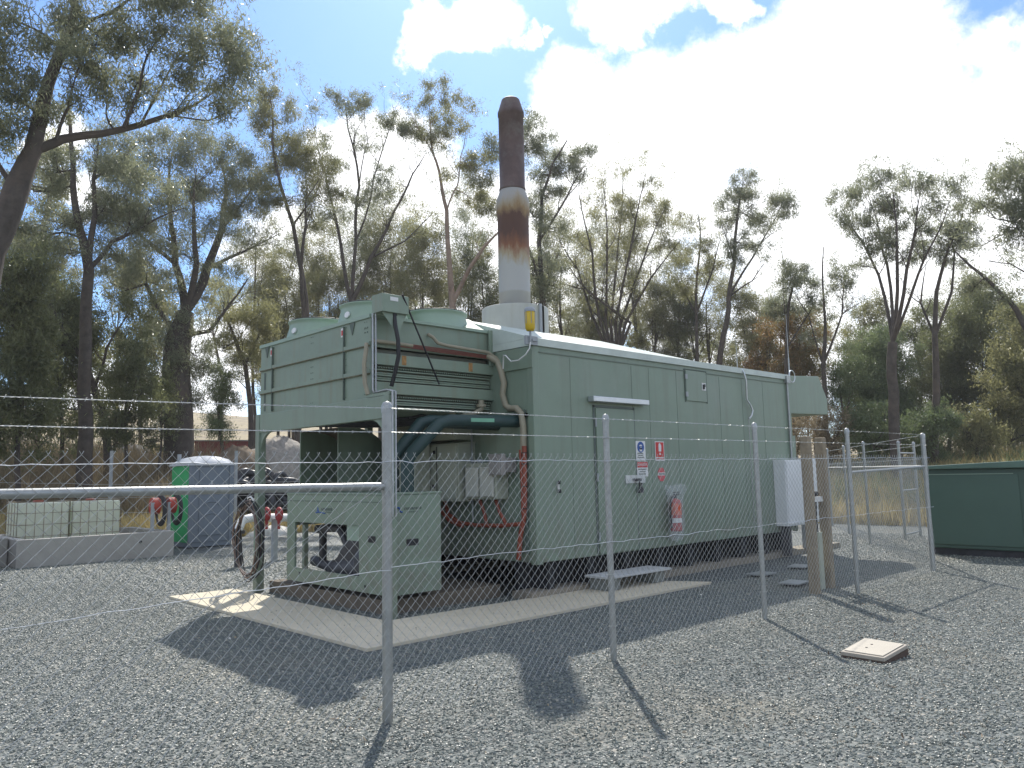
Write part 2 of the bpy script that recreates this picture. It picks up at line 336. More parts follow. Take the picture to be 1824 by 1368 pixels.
def mat_stone(name, ca, cb, cc, rough=.35):
    M = bpy.data.materials.new(name); M.use_nodes = True; nt = M.node_tree; P = nt.nodes['Principled BSDF']; L = nt.links.new
    oi = nt.nodes.new('ShaderNodeObjectInfo'); cr = nt.nodes.new('ShaderNodeValToRGB'); e = cr.color_ramp.elements
    e[0].color = (*ca, 1); e[1].color = (*cc, 1); a = e.new(.8); a.color = (*cb, 1); L(oi.outputs['Random'], cr.inputs[0]); L(cr.outputs[0], P.inputs['Base Color'])
    P.inputs['Roughness'].default_value = rough; P.inputs['Specular IOR Level'].default_value = .7
    return M
M_stone = mat_stone('gravel_stone', (.074, .088, .075), (.212, .232, .198), (.36, .33, .26), .48)

# ------------------------------------------------------------------ ground
def ground_h(x, y):
    x = np.asarray(x, float); y = np.asarray(y, float)
    dx = np.maximum(np.maximum(-45-x, x-23.5), 0); dy = np.maximum(np.maximum(-60-y, y-23.0), 0)
    s = np.hypot(dx, dy)
    az = np.degrees(np.arctan2(y, x)); t = np.clip((az-30)/40, 0, 1)
    t = np.where(y < 0, 0, t)
    z1 = 1.7+1.1*t; z2 = 9+10*t
    bumps = .18*np.sin(x*.31+1.3)*np.sin(y*.27)+.08*np.sin(x*.9)*np.sin(y*1.1+.5)
    return z1*smooth(1, 19, s)+z2*smooth(34, 230, s)+bumps*smooth(0, 6, s)
def HZ(p): return float(ground_h(p[0], p[1]))
def grid_mesh(xs, ys, hf, name, material, dz=0):
    X, Y = np.meshgrid(xs, ys, indexing='ij'); Z = hf(X, Y)+dz
    n, k = X.shape; V = np.stack([X, Y, Z], -1).reshape(-1, 3)
    I = np.arange(n*k).reshape(n, k); F = np.stack([I[:-1, :-1], I[1:, :-1], I[1:, 1:], I[:-1, 1:]], -1).reshape(-1, 4)
    return np_mesh(name, V, F, material, True)
def np_mesh(name, V, F, material, smooth_=False, parent=None):
    me = bpy.data.meshes.new(name); k = F.shape[1]
    V = np.asarray(V, np.float32)
    if parent is not None: V = V-np.array(wloc(parent), np.float32)
    me.vertices.add(len(V)); me.vertices.foreach_set('co', V.ravel())
    me.loops.add(F.size); me.loops.foreach_set('vertex_index', F.ravel().astype(np.int32))
    me.polygons.add(len(F)); me.polygons.foreach_set('loop_start', np.arange(0, F.size, k, dtype=np.int32)); me.polygons.foreach_set('loop_total', np.full(len(F), k, np.int32))
    if smooth_: me.polygons.foreach_set('use_smooth', np.ones(len(F), bool))
    me.update(calc_edges=True); me.validate()
    me.materials.append(material)
    o = bpy.data.objects.new(name, me); C.objects.link(o)
    if parent is not None: o.parent = parent
    return o
def spaced(lo, hi, step, far, k):
    a = list(np.arange(lo, hi+.01, step)); g = step
    up = []; x = hi
    while x < far: g *= k; x += g; up.append(x)
    g = step; dn = []; x = lo
    while x > -far: g *= k; x -= g; dn.append(x)
    return np.array(dn[::-1]+a+up)
M_soil = mat('dry_grassland', (0.30, 0.24, 0.125), .95, var=.25, scale=.6, bump=.8, bscale=4, col2=(.17, .13, .085), c2scale=.22, c2lo=.45, c2hi=.65)
g = grid_mesh(spaced(-30, 70, 2.0, 900, 1.16), spaced(-20, 75, 2.0, 900, 1.16), ground_h, 'ground', M_soil, -.012); tag(g, kind='structure')
yb = MB(); yb.quad((-25, -15, 0), (15, -15, 0), (24.0, 5, 0), (24.3, 9.8, 0), (19.5, 23.2, 0), (12.0, 23.0, 0), (-25, 22.5, 0)); y = yb.build('gravel_yard', M_gravel, fix=False); tag(y, kind='structure')
if y.data.polygons[0].normal.z < 0: y.data.flip_normals()
# concrete path round the machine, an L with a pointed end
pb = MB(); pb.prism([(4.3, 6.68), (10.25, 6.68), (9.75, 7.60), (5.26, 7.76), (5.26, 11.0), (5.26, 11.85), (4.3, 11.85)], 'z', -.05, .035)
tag(pb.build('path', M_path, bevel=.008), kind='structure')

# loose stones: a small library instanced over the near gravel (uncountable)
def stones(name, poly_pts, density, smin, smax, lib, kind_label, seed):
    me = bpy.data.meshes.new(name+'_bed'); me.from_pydata([(x, y, .001) for x, y in poly_pts], [], [tuple(range(len(poly_pts)))])
    o = bpy.data.objects.new(name, me); C.objects.link(o)
    ng = bpy.data.node_groups.new(name, 'GeometryNodeTree'); ng.interface.new_socket('Geometry', in_out='INPUT', socket_type='NodeSocketGeometry'); ng.interface.new_socket('Geometry', in_out='OUTPUT', socket_type='NodeSocketGeometry')
    N = ng.nodes.new; gi = N('NodeGroupInput'); go = N('NodeGroupOutput'); dp = N('GeometryNodeDistributePointsOnFaces'); dp.inputs['Density'].default_value = density; dp.inputs['Seed'].default_value = seed
    ci = N('GeometryNodeCollectionInfo'); ci.inputs['Collection'].default_value = lib; ci.inputs['Separate Children'].default_value = True; ci.inputs['Reset Children'].default_value = True
    ip = N('GeometryNodeInstanceOnPoints'); ip.inputs['Pick Instance'].default_value = True
    rv = N('FunctionNodeRandomValue'); rv.data_type = 'FLOAT_VECTOR'; rv.inputs[0].default_value = (0, 0, 0); rv.inputs[1].default_value = (6.28, 6.28, 6.28)
    rs = N('FunctionNodeRandomValue'); rs.data_type = 'FLOAT'; rs.inputs[2].default_value = smin; rs.inputs[3].default_value = smax; rs.inputs['Seed'].default_value = 5
    L = ng.links.new; L(gi.outputs[0], dp.inputs['Mesh']); L(dp.outputs['Points'], ip.inputs['Points']); L(ci.outputs[0], ip.inputs['Instance']); L(rv.outputs[0], ip.inputs['Rotation']); L(rs.outputs[1], ip.inputs['Scale']); L(ip.outputs[0], go.inputs[0])
    md = o.modifiers.new('scatter', 'NODES'); md.node_group = ng; o['kind'] = 'stuff'; o['label'] = kind_label
    return o
def stone_lib(name, material, n, flat):
    col = bpy.data.collections.new(name)
    import bmesh
    for i in range(n):
        bm = bmesh.new(); bmesh.ops.create_icosphere(bm, subdivisions=1, radius=1.0)
        q = [random.uniform(.6, 1.2), random.uniform(.5, 1.0), random.uniform(*flat)]
        for v in bm.verts: v.co = Vector((v.co.x*q[0], v.co.y*q[1], v.co.z*q[2]))*random.uniform(.72, 1.2)
        me = bpy.data.meshes.new(name); bm.to_mesh(me); bm.free(); me.materials.append(material)
        o = bpy.data.objects.new('stone', me); col.objects.link(o)
    return col
lib1 = stone_lib('stone_library', M_stone, 7, (.35, .7))
wedge = []
for (px, py_) in ((-60, 1420), (-60, 1090), (300, 1040), (480, 1110)): wedge.append(tuple(G(px, py_)[:2]))
near_poly = [tuple(G(px, py_)[:2]) for px, py_ in ((-80, 1480), (1900, 1480), (1900, 1010), (1500, 1000), (1240, 1045))]+[(10.3, 6.6), (4.22, 6.6), (4.22, 11.9)]+[tuple(G(px, py_)[:2]) for px, py_ in ((200, 1030), (-80, 1060))]
far_poly = [tuple(G(px, py_)[:2]) for px, py_ in ((-80, 1062), (-80, 1000), (300, 992), (420, 978), (700, 968))]+[(10.0, 11.6), (4.22, 11.9)]+[tuple(G(px, py_)[:2]) for px, py_ in ((200, 1032),)]
stones('loose_gravel', far_poly, 420, .009, .022, lib1, 'blue grey crushed stones on the far left yard', 8)
farr_poly = [tuple(G(px, py_)[:2]) for px, py_ in ((1902, 1009), (1902, 985), (1680, 985), (1640, 950), (1480, 950), (1480, 998))]
stones('loose_gravel', farr_poly, 420, .009, .022, lib1, 'blue grey crushed stones by the rear fence', 9)
inn_poly = [(5.28, 7.78), (5.28, 8.0), (7.5, 8.0), (7.5, 11), (14, 11), (16.5, 8.0), (16.5, 7.3), (10, 7.3), (9.8, 7.65)]
stones('loose_gravel', [(5.28, 7.78), (9.8, 7.66), (7.5, 8.2), (5.58, 8.24), (5.58, 11.3), (5.28, 11.4)], 900, .006, .015, lib1, 'dark crushed stones between path and machine plinth', 10)
stones('loose_gravel', near_poly, 1500, .005, .016, lib1, 'blue grey crushed stones covering the yard', 3)
M_pale = mat_stone('pale_chip', (.35, .27, .16), (.50, .46, .38), (.75, .72, .66), .6)
lib2 = stone_lib('pale_library', M_pale, 6, (.12, .5))
for i_, o_ in enumerate(lib2.objects):
    if i_ % 2:
        for v_ in o_.data.vertices: v_.co.x *= 2.6; v_.co.y *= .45; v_.co.z = v_.co.z*.6+.12*v_.co.x**2*.3
stones('pale_leaf_litter', near_poly, 11, .006, .02, lib2, 'pale pebbles and dead leaves scattered on gravel', 11)

stones('spilled_stones', [(4.31, 6.69), (10.2, 6.69), (9.76, 7.58), (5.26, 7.74), (5.26, 11.8), (4.31, 11.8)], 22, .004, .011, lib1, 'loose stones spilled on the concrete path', 21)
bpy.data.objects['spilled_stones'].location.z = .036
M_litter = mat_stone('brown_litter', (.12, .075, .04), (.30, .20, .11), (.55, .48, .36), .7)
lib3 = stone_lib('litter_library', M_litter, 6, (.1, .3))
for o_ in lib3.objects:
    for v_ in o_.data.vertices: v_.co.x *= 2.2; v_.co.y *= .5; v_.co.z *= .5
lib4 = stone_lib('beige_library', mat_stone('beige_stone', (.20, .17, .12), (.34, .31, .24), (.5, .46, .38), .7), 4, (.3, .6))
for k_, (cx_, cy_, rr_, dn_) in enumerate(((6.6, 2.6, 1.7, 170), (8.6, 3.2, 1.8, 110), (5.0, 2.2, .9, 120), (9.8, 4.2, 1.4, 80))):
    stones('dusty_gravel', [(cx_+rr_*(1+.35*math.sin(3*a_+k_))*math.cos(a_), cy_+rr_*(.7+.25*math.cos(2*a_+k_))*math.sin(a_)) for a_ in np.linspace(0, 6.283, 19)[:-1]], dn_, .005, .013, lib4, 'dusty beige stones among the grey gravel', 60+k_)
for k_, (cx_, cy_, rr_, dn_) in enumerate(((7.2, 3.1, 1.5, 75), (5.6, 4.6, .8, 70), (8.3, 4.6, .7, 50), (3.2, 4.6, .6, 50), (10.4, 4.9, 1.0, 50), (6.0, 2.6, 1.2, 30), (9.5, 3.3, 1.8, 35))):
    stones('leaf_litter', [(cx_+rr_*(1+.3*math.sin(3*a_+k_))*math.cos(a_), cy_+rr_*(.8+.25*math.cos(2*a_+k_))*math.sin(a_)) for a_ in np.linspace(0, 6.283, 15)[:-1]], dn_, .005, .014, lib3, 'brown leaf litter drifted over gravel', 40+k_)
# ------------------------------------------------------------------ enclosure (container)
X0, X1, Y0, Y1, ZB, ZT = 7.55, 14.72, 7.6, 11.3, .48, 3.50
en = thing('generator_enclosure', 'long pale green steel generator enclosure with door and low hipped roof end', 'enclosure', (11.1, 9.4, 0))
b = MB(); b.box(X0, X1, Y0, Y1, ZB, ZT-.06); b.build('wall', M_green, en, .012)
b = MB(); b.box(X0-.02, X0+.10, Y0-.02, Y0+.1, ZB-.02, ZT-.075)
b.box(X1-.06, X1+.02, Y0-.02, Y0+.06, ZB-.02, ZT-.075); b.build('corner_post', M_green, en, .01)
b = MB(); b.box(X0-.03, X1+.03, Y0-.035, Y1+.03, ZT-.07, ZT+.03)
# the low hipped hood over the stack end
b.add([(X0-.03, Y0-.035, ZT+.032), (11.4, Y0-.035, ZT+.032), (11.4, Y1, ZT+.032), (X0-.03, Y1, ZT+.032), (X0-.03, 9.2, ZT+.55), (10.9, 9.2, ZT+.55), (10.9, 10.0, ZT+.55), (X0-.03, 10.0, ZT+.55)],
      [(0, 1, 5, 4), (1, 2, 6, 5), (2, 3, 7, 6), (3, 0, 4, 7), (4, 5, 6, 7)])
b.build('roof', mat('roof_sun_paled', (.50, .56, .50), .35), en)  # green paled so the blown-out sunlight is in the roof colour
b = MB(); b.box(X0+.02, X1, Y0-.012, Y0-.001, ZT-.16, ZT-.145)
for x in (8.3, 9.71, 10.15, 10.9, 12.2, 12.95, 13.7): b.box(x-.003, x+.003, Y0-.003, Y0-.0005, ZB+.02, ZT-.18)
b.build('panel_seam', mat('faint_seam', (.155, .195, .152), .6), en)
# skid rails under the enclosure and dark void
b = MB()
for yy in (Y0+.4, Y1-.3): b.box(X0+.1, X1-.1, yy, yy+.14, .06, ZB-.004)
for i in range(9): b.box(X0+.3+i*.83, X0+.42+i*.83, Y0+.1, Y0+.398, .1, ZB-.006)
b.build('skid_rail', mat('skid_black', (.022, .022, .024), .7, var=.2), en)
dr = MB(); dr.box(8.81, 9.70, Y0-.03, Y0-.003, .50, 2.62); dr = dr.build('door', M_green, en, .006)
b = MB(); b.box(8.77, 8.80, Y0-.012, Y0-.001, .5, 2.66); b.box(9.71, 9.74, Y0-.012, Y0-.001, .5, 2.66); b.box(8.77, 9.74, Y0-.012, Y0-.001, 2.63, 2.66); b.build('door_frame', mat('door_gap', (.125, .155, .135), .6), en)
b = MB()
for z in (.75, 1.6, 2.4): b.cyl((8.795, Y0-.035, z-.06), (8.795, Y0-.035, z+.06), .014)
b.build('hinge', M_steelp, dr)
b = MB(); b.box(9.42, 9.9, Y0-.05, Y0-.031, 1.50, 1.62); b.build('hasp_plate', M_alu, dr)
b = MB(); b.box(9.62, 9.76, Y0-.085, Y0-.051, 1.53, 1.57); b.tube([(9.70, Y0-.09, 1.53), (9.70, Y0-.09, 1.44), (9.73, Y0-.09, 1.42), (9.75, Y0-.09, 1.44), (9.75, Y0-.09, 1.5)], .012, 8); b.box(9.68, 9.77, Y0-.11, Y0-.07, 1.35, 1.43)
b.build('padlock', M_dark, dr)
b = MB(); b.box(8.66, 9.98, Y0-.13, Y0-.012, 2.70, 2.78); b.build('drip_rail', M_alu, en, .01)
b = MB(); b.box(11.16, 11.77, Y0-.02, Y0-.002, 2.84, 3.36); hp = b.build('access_hatch', M_green, en, .006)
b = MB()
for z in (2.95, 3.25): b.box(11.13, 11.19, Y0-.035, Y0-.021, z-.04, z+.04)
b.build('hinge', M_steelp, hp)
b = MB(); b.box(11.62, 11.74, Y0-.026, Y0-.021, 3.04, 3.17); b.build('latch_plate', M_sgnw, hp)
b = MB(); b.box(11.645, 11.675, Y0-.05, Y0-.027, 3.06, 3.14); b.box(11.68, 11.71, Y0-.04, Y0-.027, 3.10, 3.15); b.build('latch', M_black, hp)
b = MB(); b.box(11.13, 11.15, Y0-.012, Y0-.001, 2.82, 3.38); b.box(11.78, 11.795, Y0-.012, Y0-.001, 2.82, 3.38); b.box(11.15, 11.78, Y0-.012, Y0-.001, 3.37, 3.385); b.build('hatch_frame', M_seam, en)
b = MB(); b.box(7.96, 8.0, Y0-.02, Y0-.001, 1.42, 1.56); b.build('latch_plate', M_alu, en)
b = MB(); b.box(7.965, 7.99, Y0-.05, Y0-.021, 1.52, 1.57); b.box(7.975, 8.0, Y0-.05, Y0-.021, 1.40, 1.45); b.build('latch', M_black, en)
# intake hood on the far end
b = MB(); b.prism([(X1+.03, ZT+.02), (16.05, ZT+.1), (16.4, 3.12), (16.38, 2.80), (X1+.03, 2.76)], 'y', Y0, Y1-.3); b.build('intake_hood', M_green, en, .01)
# conduits
b = MB(); b.tube([(12.95, Y0-.02, ZT+.02), (12.97, Y0-.05, 3.45), (13.02, Y0-.06, 3.3), (13.04, Y0-.04, 2.95), (13.13, Y0-.06, 2.85), (13.2, Y0-.06, 2.75), (13.15, Y0-.06, 2.66), (13.1, Y0-.04, 2.6)], .016, 8)
b.build('cable', M_alu, en)
b = MB(); b.cyl((13.1, Y0-.025, 2.62), (13.1, Y0-.025, .52), .006); b.cyl((14.62, Y0-.03, 3.42), (14.62, Y0-.03, 1.85), .02); b.box(14.55, 14.69, Y0-.07, Y0-.005, 3.36, 3.50); b.build('conduit', M_galv, en)
b = MB(); b.tube([(14.78+.12*math.cos(t*math.pi/8), Y0-.06, 3.50+.12*math.sin(t*math.pi/8)) for t in range(16)], .011, 6, closed=True); b.build('cable_loop', M_alu, en)
b = MB(); b.cyl((12.93, Y0+.05, ZT), (12.93, Y0+.05, 4.12), .012, .004, 6); b.cyl((14.9, Y0+.05, ZT), (14.9, Y0+.05, 3.9), .016, .014, 8); b.cyl((14.9, Y0+.05, 3.9), (14.9, Y0+.05, 4.8), .009, .004, 6); b.build('antenna', M_galv, en)
# end wall cable tray
b = MB()
for k in range(2): b.box(X0-.05, X0-.012, 7.70+.0*k, 7.74, 2.45, 2.5)
b.box(X0-.05, X0-.005, 7.74, 7.77, .6, 2.55); b.build('cable_tray', M_seam, en)
b = MB(); b.prism([(Y0-.02, 3.12), (8.3, 3.12), (8.3, ZT-.08), (Y0-.02, ZT-.08)], 'x', X0-.03, X0-.004); b.build('corner_plate', M_green, en, .004)

# footing the machine stands on
ft = MB(); ft.box(X0-.1, 16.6, Y0+.02, Y0+.40, -.05, .10); ft.box(X0-.1, 16.6, Y1-.4, Y1+.1, -.05, .10)
tag(ft.build('footing', mat('footing_concrete', (.25, .22, .17), .9, var=.1)), kind='structure')
ft = MB(); ft.box(5.56, 7.44, 8.22, 11.3, -.05, .17)
tag(ft.build('concrete_plinth', mat('brown_plinth', (.14, .115, .085), .9, var=.2, scale=3), bevel=.01), 'low concrete plinth carrying the chiller and the cooler legs', 'plinth')  # plinth concrete darkened to a deep brown
ft = MB(); ft.box(5.62, 6.36, 8.16, 10.7, .204, .235)

# ------------------------------------------------------------------ exhaust stack
SX, SY = 9.62, 10.1
st = thing('exhaust_stack', 'tall round exhaust stack with heat stained pipe above the green enclosure', 'exhaust stack', (SX, SY, 3.88))
def mat_stack():
    M = bpy.data.materials.new('heat_stained_steel'); M.use_nodes = True; nt = M.node_tree; P = nt.nodes['Principled BSDF']; L = nt.links.new
    geo = nt.nodes.new('ShaderNodeNewGeometry'); sp = nt.nodes.new('ShaderNodeSeparateXYZ'); L(geo.outputs['Position'], sp.inputs[0])
    nz = nt.nodes.new('ShaderNodeTexNoise'); nz.inputs['Scale'].default_value = 3.4; nz.inputs['Detail'].default_value = 9; nz.inputs['Roughness'].default_value = .7; vm = nt.nodes.new('ShaderNodeVectorMath'); vm.operation = 'MULTIPLY'; vm.inputs[1].default_value = (1, 1, .35); L(geo.outputs['Position'], vm.inputs[0]); L(vm.outputs[0], nz.inputs['Vector'])
    a = nt.nodes.new('ShaderNodeMath'); a.operation = 'MULTIPLY_ADD'; a.inputs[1].default_value = .9; L(nz.outputs[0], a.inputs[0]); L(sp.outputs[2], a.inputs[2])
    mr = nt.nodes.new('ShaderNodeMapRange'); mr.inputs['From Min'].default_value = 5.08; mr.inputs['From Max'].default_value = 7.2; L(a.outputs[0], mr.inputs['Value'])
    cr = nt.nodes.new('ShaderNodeValToRGB'); e = cr.color_ramp.elements
    e[0].position = 0; e[0].color = (.36, .36, .335, 1); e[1].position = 1; e[1].color = (.34, .33, .31, 1)
    for p, c in ((.37, (.37, .37, .345)), (.45, (.33, .27, .17)), (.52, (.21, .085, .038)), (.63, (.085, .04, .028)), (.78, (.10, .05, .035)), (.86, (.27, .18, .09)), (.93, (.34, .29, .21))):
        q = e.new(p); q.color = (*c, 1)
    L(mr.outputs[0], cr.inputs[0]); L(cr.outputs[0], P.inputs['Base Color']); P.inputs['Roughness'].default_value = .55; P.inputs['Metallic'].default_value = .1
    return M
M_stack = mat_stack()
M_stackhot = mat('scorched_pipe', (.105, .07, .062), .6, var=.3, scale=3, col2=(.15, .13, .12), c2scale=2.5, metal=.2)
M_collar = mat('collar_paint', (.40, .41, .36), .5, var=.06, streak=(.3, .28, .2, .5))
b = MB()
b.lathe((SX, SY), [(.285, 3.7), (.285, 4.9), (.288, 4.905), (.288, 4.93), (.285, 4.935), (.285, 6.35), (.305, 6.40), (.305, 6.60)], 32)
b.lathe((SX, SY), [(.305, 6.60), (.30, 6.64), (.235, 6.83)], 32); b.build('lower_pipe', M_stack, st)
b = MB(); b.lathe((SX, SY), [(.235, 6.83), (.245, 6.84), (.245, 6.87), (.233, 6.88), (.233, 8.26), (.245, 8.27), (.245, 8.34), (.235, 8.36), (.17, 8.58), (.15, 8.6), (.12, 8.6), (.12, 8.3)], 32); b.build('upper_pipe', M_stackhot, st)
b = MB(); b.lathe((SX, SY), [(.60, 3.70), (.60, 4.60), (.585, 4.62), (.30, 4.68)], 40, a0=R(-75), a1=R(265)); b.lathe((SX, SY), [(.60, 3.70), (.60, 4.60)], 10, a0=R(265), a1=R(270)); b.build('collar', M_collar, st)
b = MB(); b.cyl((SX+.62*math.cos(R(272)), SY+.62*math.sin(R(272)), 3.8), (SX+.62*math.cos(R(272)), SY+.62*math.sin(R(272)), 4.62), .03, n=8); b.build('collar_joint', M_steelp, st)

# ------------------------------------------------------------------ air cooler on legs
CX0, CX1, CY0, CY1, CZ0, CZ1 = 5.48, 7.52, 8.43, 11.52, 2.66, 3.72
co = thing('air_cooler', 'pale green raised radiator box with round fan shrouds standing on steel legs', 'air cooler', (6.5, 9.9, 0))
b = MB(); b.box(CX0, CX0+.04, CY0, CY1, CZ0, CZ1); b.build('end_panel', M_green2, co, .004)
b = MB(); b.box(CX1-.2, CX1, CY0+.3, CY1, CZ0, CZ1-.01); b.build('far_panel', M_green2, co)
b = MB(); b.box(CX0+.045, CX1-.2, CY1-.04, CY1, CZ0, CZ1); b.build('back_panel', M_green2, co)
b = MB(); b.box(CX0+.002, CX1, CY0+.004, CY1-.002, CZ1+.002, CZ1+.02); b.build('top_plate', M_lgreen, co)
b = MB(); b.box(CX0+.045, CX1, CY0+.02, CY0+.05, 3.33, CZ1); b.build('top_fascia', M_green2, co, .004)
b = MB(); b.box(CX0-.02, CX0-.001, CY0, CY1+.02, CZ1-.02, CZ1+.03); b.box(CX0, CX1+.02, CY0-.02, CY0+.018, CZ1-.015, CZ1+.024); b.build('top_flange', M_lgreen, co)
b = MB()
for z in (3.38, 3.02): b.box(CX0-.028, CX0-.001, CY0, CY1, z-.035, z+.012)
b.build('ledge', M_green2, co)
b = MB()
for z in (3.38, 3.02): b.box(CX0-.026, CX0-.002, CY0+.01, CY1-.01, z-.048, z-.0355)
b.build('dirt_line', M_dirtseam, co)
b = MB()
for y_ in (CY0+.62, CY1-.42): b.box(CX0-.03, CX0-.001, y_-.006, y_+.006, CZ0+.03, CZ1-.05)
for y_ in (CY0+.02, ): pass
for y_ in (CY1-.14,):
    b.box(CX0-.004, CX0-.001, y_-.04, y_+.02, CZ0+.05, 3.30)
for y_ in (9.95, 9.90, 9.07, 9.02, 11.13, 11.08, 8.52, 8.57):
    for z in np.arange(2.72, 3.7, .085):
        if abs((z*37) % 1) < .7: b.box(CX0-.004, CX0-.0005, y_-.006, y_+.006, z-.006, z+.006)
for (u, v) in ((8.5, 3.58), (8.56, 3.58), (8.5, 3.52), (8.56, 3.52)): b.box(CX0-.008, CX0-.001, u-.008, u+.008, v-.008, v+.008)
b.build('rivet_line', M_seam, co)
b = MB()
for y_ in (8.86, 11.3): b.prism([(y_-.07, CZ1-.02), (y_+.07, CZ1-.02), (y_, CZ1-.19)], 'x', CX0-.012, CX0-.002)
b.build('lifting_gusset', M_seam, co)
b = MB()
for y_ in (CY0+.68, CY1-.36): b.box(CX0-.008, CX0-.002, y_-.03, y_+.03, 3.54, 3.66)
b.build('warning_sticker', M_sgnw, co)
b = MB()
for y_ in (CY0+.68, CY1-.36): b.box(CX0-.011, CX0-.0085, y_-.018, y_+.018, 3.56, 3.63)
b.build('sticker_mark', M_sgnr, co)
# coil side: two beams, tube header rows between
b = MB(); b.box(CX0+.05, CX1+.1, CY0-.02, CY0+.03, 3.10, 3.25); b.box(CX0+.05, CX1+.08, CY0-.02, CY0+.03, 2.73, 2.88); b.build('side_beam', M_green2, co, .006)
b = MB()
for x in (5.98, 7.12): b.box(x-.035, x+.035, CY0-.0235, CY0-.0205, 3.12, 3.245)
b.build('rust_stain', mat('rust_run', (.36, .20, .075), .9, var=.4, scale=20), co)
b = MB(); b.box(CX0+.06, CX1, CY0+.10, CY0+.9, 2.68, 3.32); b.build('coil_block', mat('coil_grey', (.19, .20, .165), .8, var=.2, scale=5), co)
b = MB()
for z in (3.04, 2.97, 2.91, 2.66, 2.60):
    b.box(CX0+.06, CX1, CY0+.03, CY0+.098, z-.006, z+.012)
for z in (3.075, 2.70):
    for i in range(52): b.cyl((CX0+.1+i*.038, CY0+.02, z), (CX0+.1+i*.038, CY0+.098, z), .012, n=6)
for z in (3.0, 2.94, 2.63): b.cyl((CX0+.1, CY0+.06, z), (CX1, CY0+.06, z), .016, n=8)
b.box(CX0+.06, CX1, CY0+.06, CY1-.05, 2.54, 2.575)
b.build('tube_bends', M_green2, co)
b = MB(); b.box(CX1-.06, CX1+.04, CY0-.05, CY0-.021, 3.23, CZ1+.03); b.build('bracket', M_green2, co, .004)
b = MB()
for x in (CX1-.03, CX1+.01):
    for z in (3.32, 3.38): b.cyl((x, CY0-.056, z), (x, CY0-.05, z), .009, n=8)
b.build('bolt', M_black, co)
# sloped plate towards the enclosure
b = MB(); b.add([(7.1, 8.46, 3.745), (7.6, 8.46, 3.745), (7.6, 10.9, 3.745), (7.1, 10.9, 3.745), (7.5, 9.0, 4.02), (7.6, 9.0, 4.02), (7.6, 10.7, 4.02), (7.5, 10.7, 4.02)], [(0, 1, 5, 4), (1, 2, 6, 5), (2, 3, 7, 6), (3, 0, 4, 7), (4, 5, 6, 7)])
b.build('transition_plate', M_lgreen, co)
# fans
for i, (fx, fy) in enumerate(((6.06, 9.25), (7.06, 9.13), (6.05, 10.72), (7.05, 10.75))):
    b = MB(); b.lathe((fx, fy), [(.53, CZ1+.022), (.50, CZ1+.08), (.455, CZ1+.24), (.455, CZ1+.29), (.475, CZ1+.305), (.475, CZ1+.32), (.445, CZ1+.32), (.44, CZ1+.1)], 40)
    fs = b.build('fan_shroud', M_lgreen, co)
    b = MB()
    for rr_ in (.44, .36, .28, .2, .12): b.tube([(fx+rr_*math.cos(t*math.pi/16), fy+rr_*math.sin(t*math.pi/16), CZ1+.335+.02*(1-rr_/.44)) for t in range(32)], .007, 5, closed=True)
    for k in range(8): a = k*math.pi/4; b.tube([(fx+.03*math.cos(a), fy+.03*math.sin(a), CZ1+.36), (fx+.46*math.cos(a), fy+.46*math.sin(a), CZ1+.335)], .009, 5)
    b.build('fan_guard', M_black, fs)
    b = MB(); b.cyl((fx, fy, CZ1+.10), (fx, fy, CZ1+.26), .11)
    for k in range(6): a = k*math.pi/3; b.obox((fx+.24*math.cos(a), fy+.24*math.sin(a), CZ1+.2), (.32, .12, .012), a, 0, R(25))
    b.build('fan_blade', M_dark, fs)
    if i in (0, 2):
        a = R(192); b = MB()
        for r_, n_ in ((1, 0),):
            cx_, cy_ = fx+.49*math.cos(a), fy+.49*math.sin(a)
            b.cyl((cx_, cy_, CZ1+.14), (cx_-.02, cy_-.004, CZ1+.145), .045, n=16)
        b.build('round_sticker', M_sgnw, fs)
# isolator box on the near corner
b = MB(); b.box(5.50, 5.91, 8.20, 8.44, 3.75, 3.985); b.prism([(5.52, 3.75), (5.90, 3.75), (5.78, 3.5), (5.74, 3.5)], 'y', 8.24, 8.25); bx = b.build('terminal_box', M_green2, co, .006)
b = MB(); b.box(5.62, 5.74, 8.194, 8.199, 3.90, 3.95); b.build('name_plate', M_sgnw, bx)
b = MB(); b.tube([(5.72, 8.26, 3.76), (5.71, 8.22, 3.6), (5.74, 8.2, 3.4), (5.76, 8.22, 3.2), (5.75, 8.28, 3.0), (5.73, 8.34, 2.82)], .028, 10); b.cyl((5.72, 8.26, 3.72), (5.72, 8.26, 3.80), .04); b.build('black_hose', M_black, co)
b = MB(); b.tube([(5.80, 8.19, 4.0), (6.52, 8.36, 2.90)], .012, 8); b.build('stay_rod', M_black, co)
# legs with curved gussets
for i, (ly, sgn) in enumerate(((7.98, 1), (11.45, -1))):
    b = MB(); b.box(5.40, 5.52, ly-.06, ly+.06, .0 if i else .0, 2.66)
    b.build('leg', M_green, co, .006)
    b = MB(); b.prism([(ly+sgn*.062, 2.30)]+[(ly+sgn*(.062+.33*(1-math.cos(t*math.pi/12))), 2.05+.33*math.sin(t*math.pi/12)+0) for t in range(7)]+[(ly+sgn*.062, 2.44)][:0]+[(ly+sgn*.40, 2.38), (ly+sgn*.062, 2.38)], 'x', 5.43, 5.47)
    b.build('gusset', M_green, co)
b = MB(); b.box(5.41, 5.50, 8.041, 11.389, 2.38, 2.658); b.build('cross_beam', M_green, co, .006)
b = MB(); b.box(5.41, 5.50, 7.92, 8.43, 2.662, 2.70); b.build('beam_cap', M_green, co)
for ly in (7.98, 11.45):
    if ly > 9: b = MB(); b.box(7.35, 7.45, ly-.05, ly+.05, .0, 2.6); b.build('leg', M_green, co)
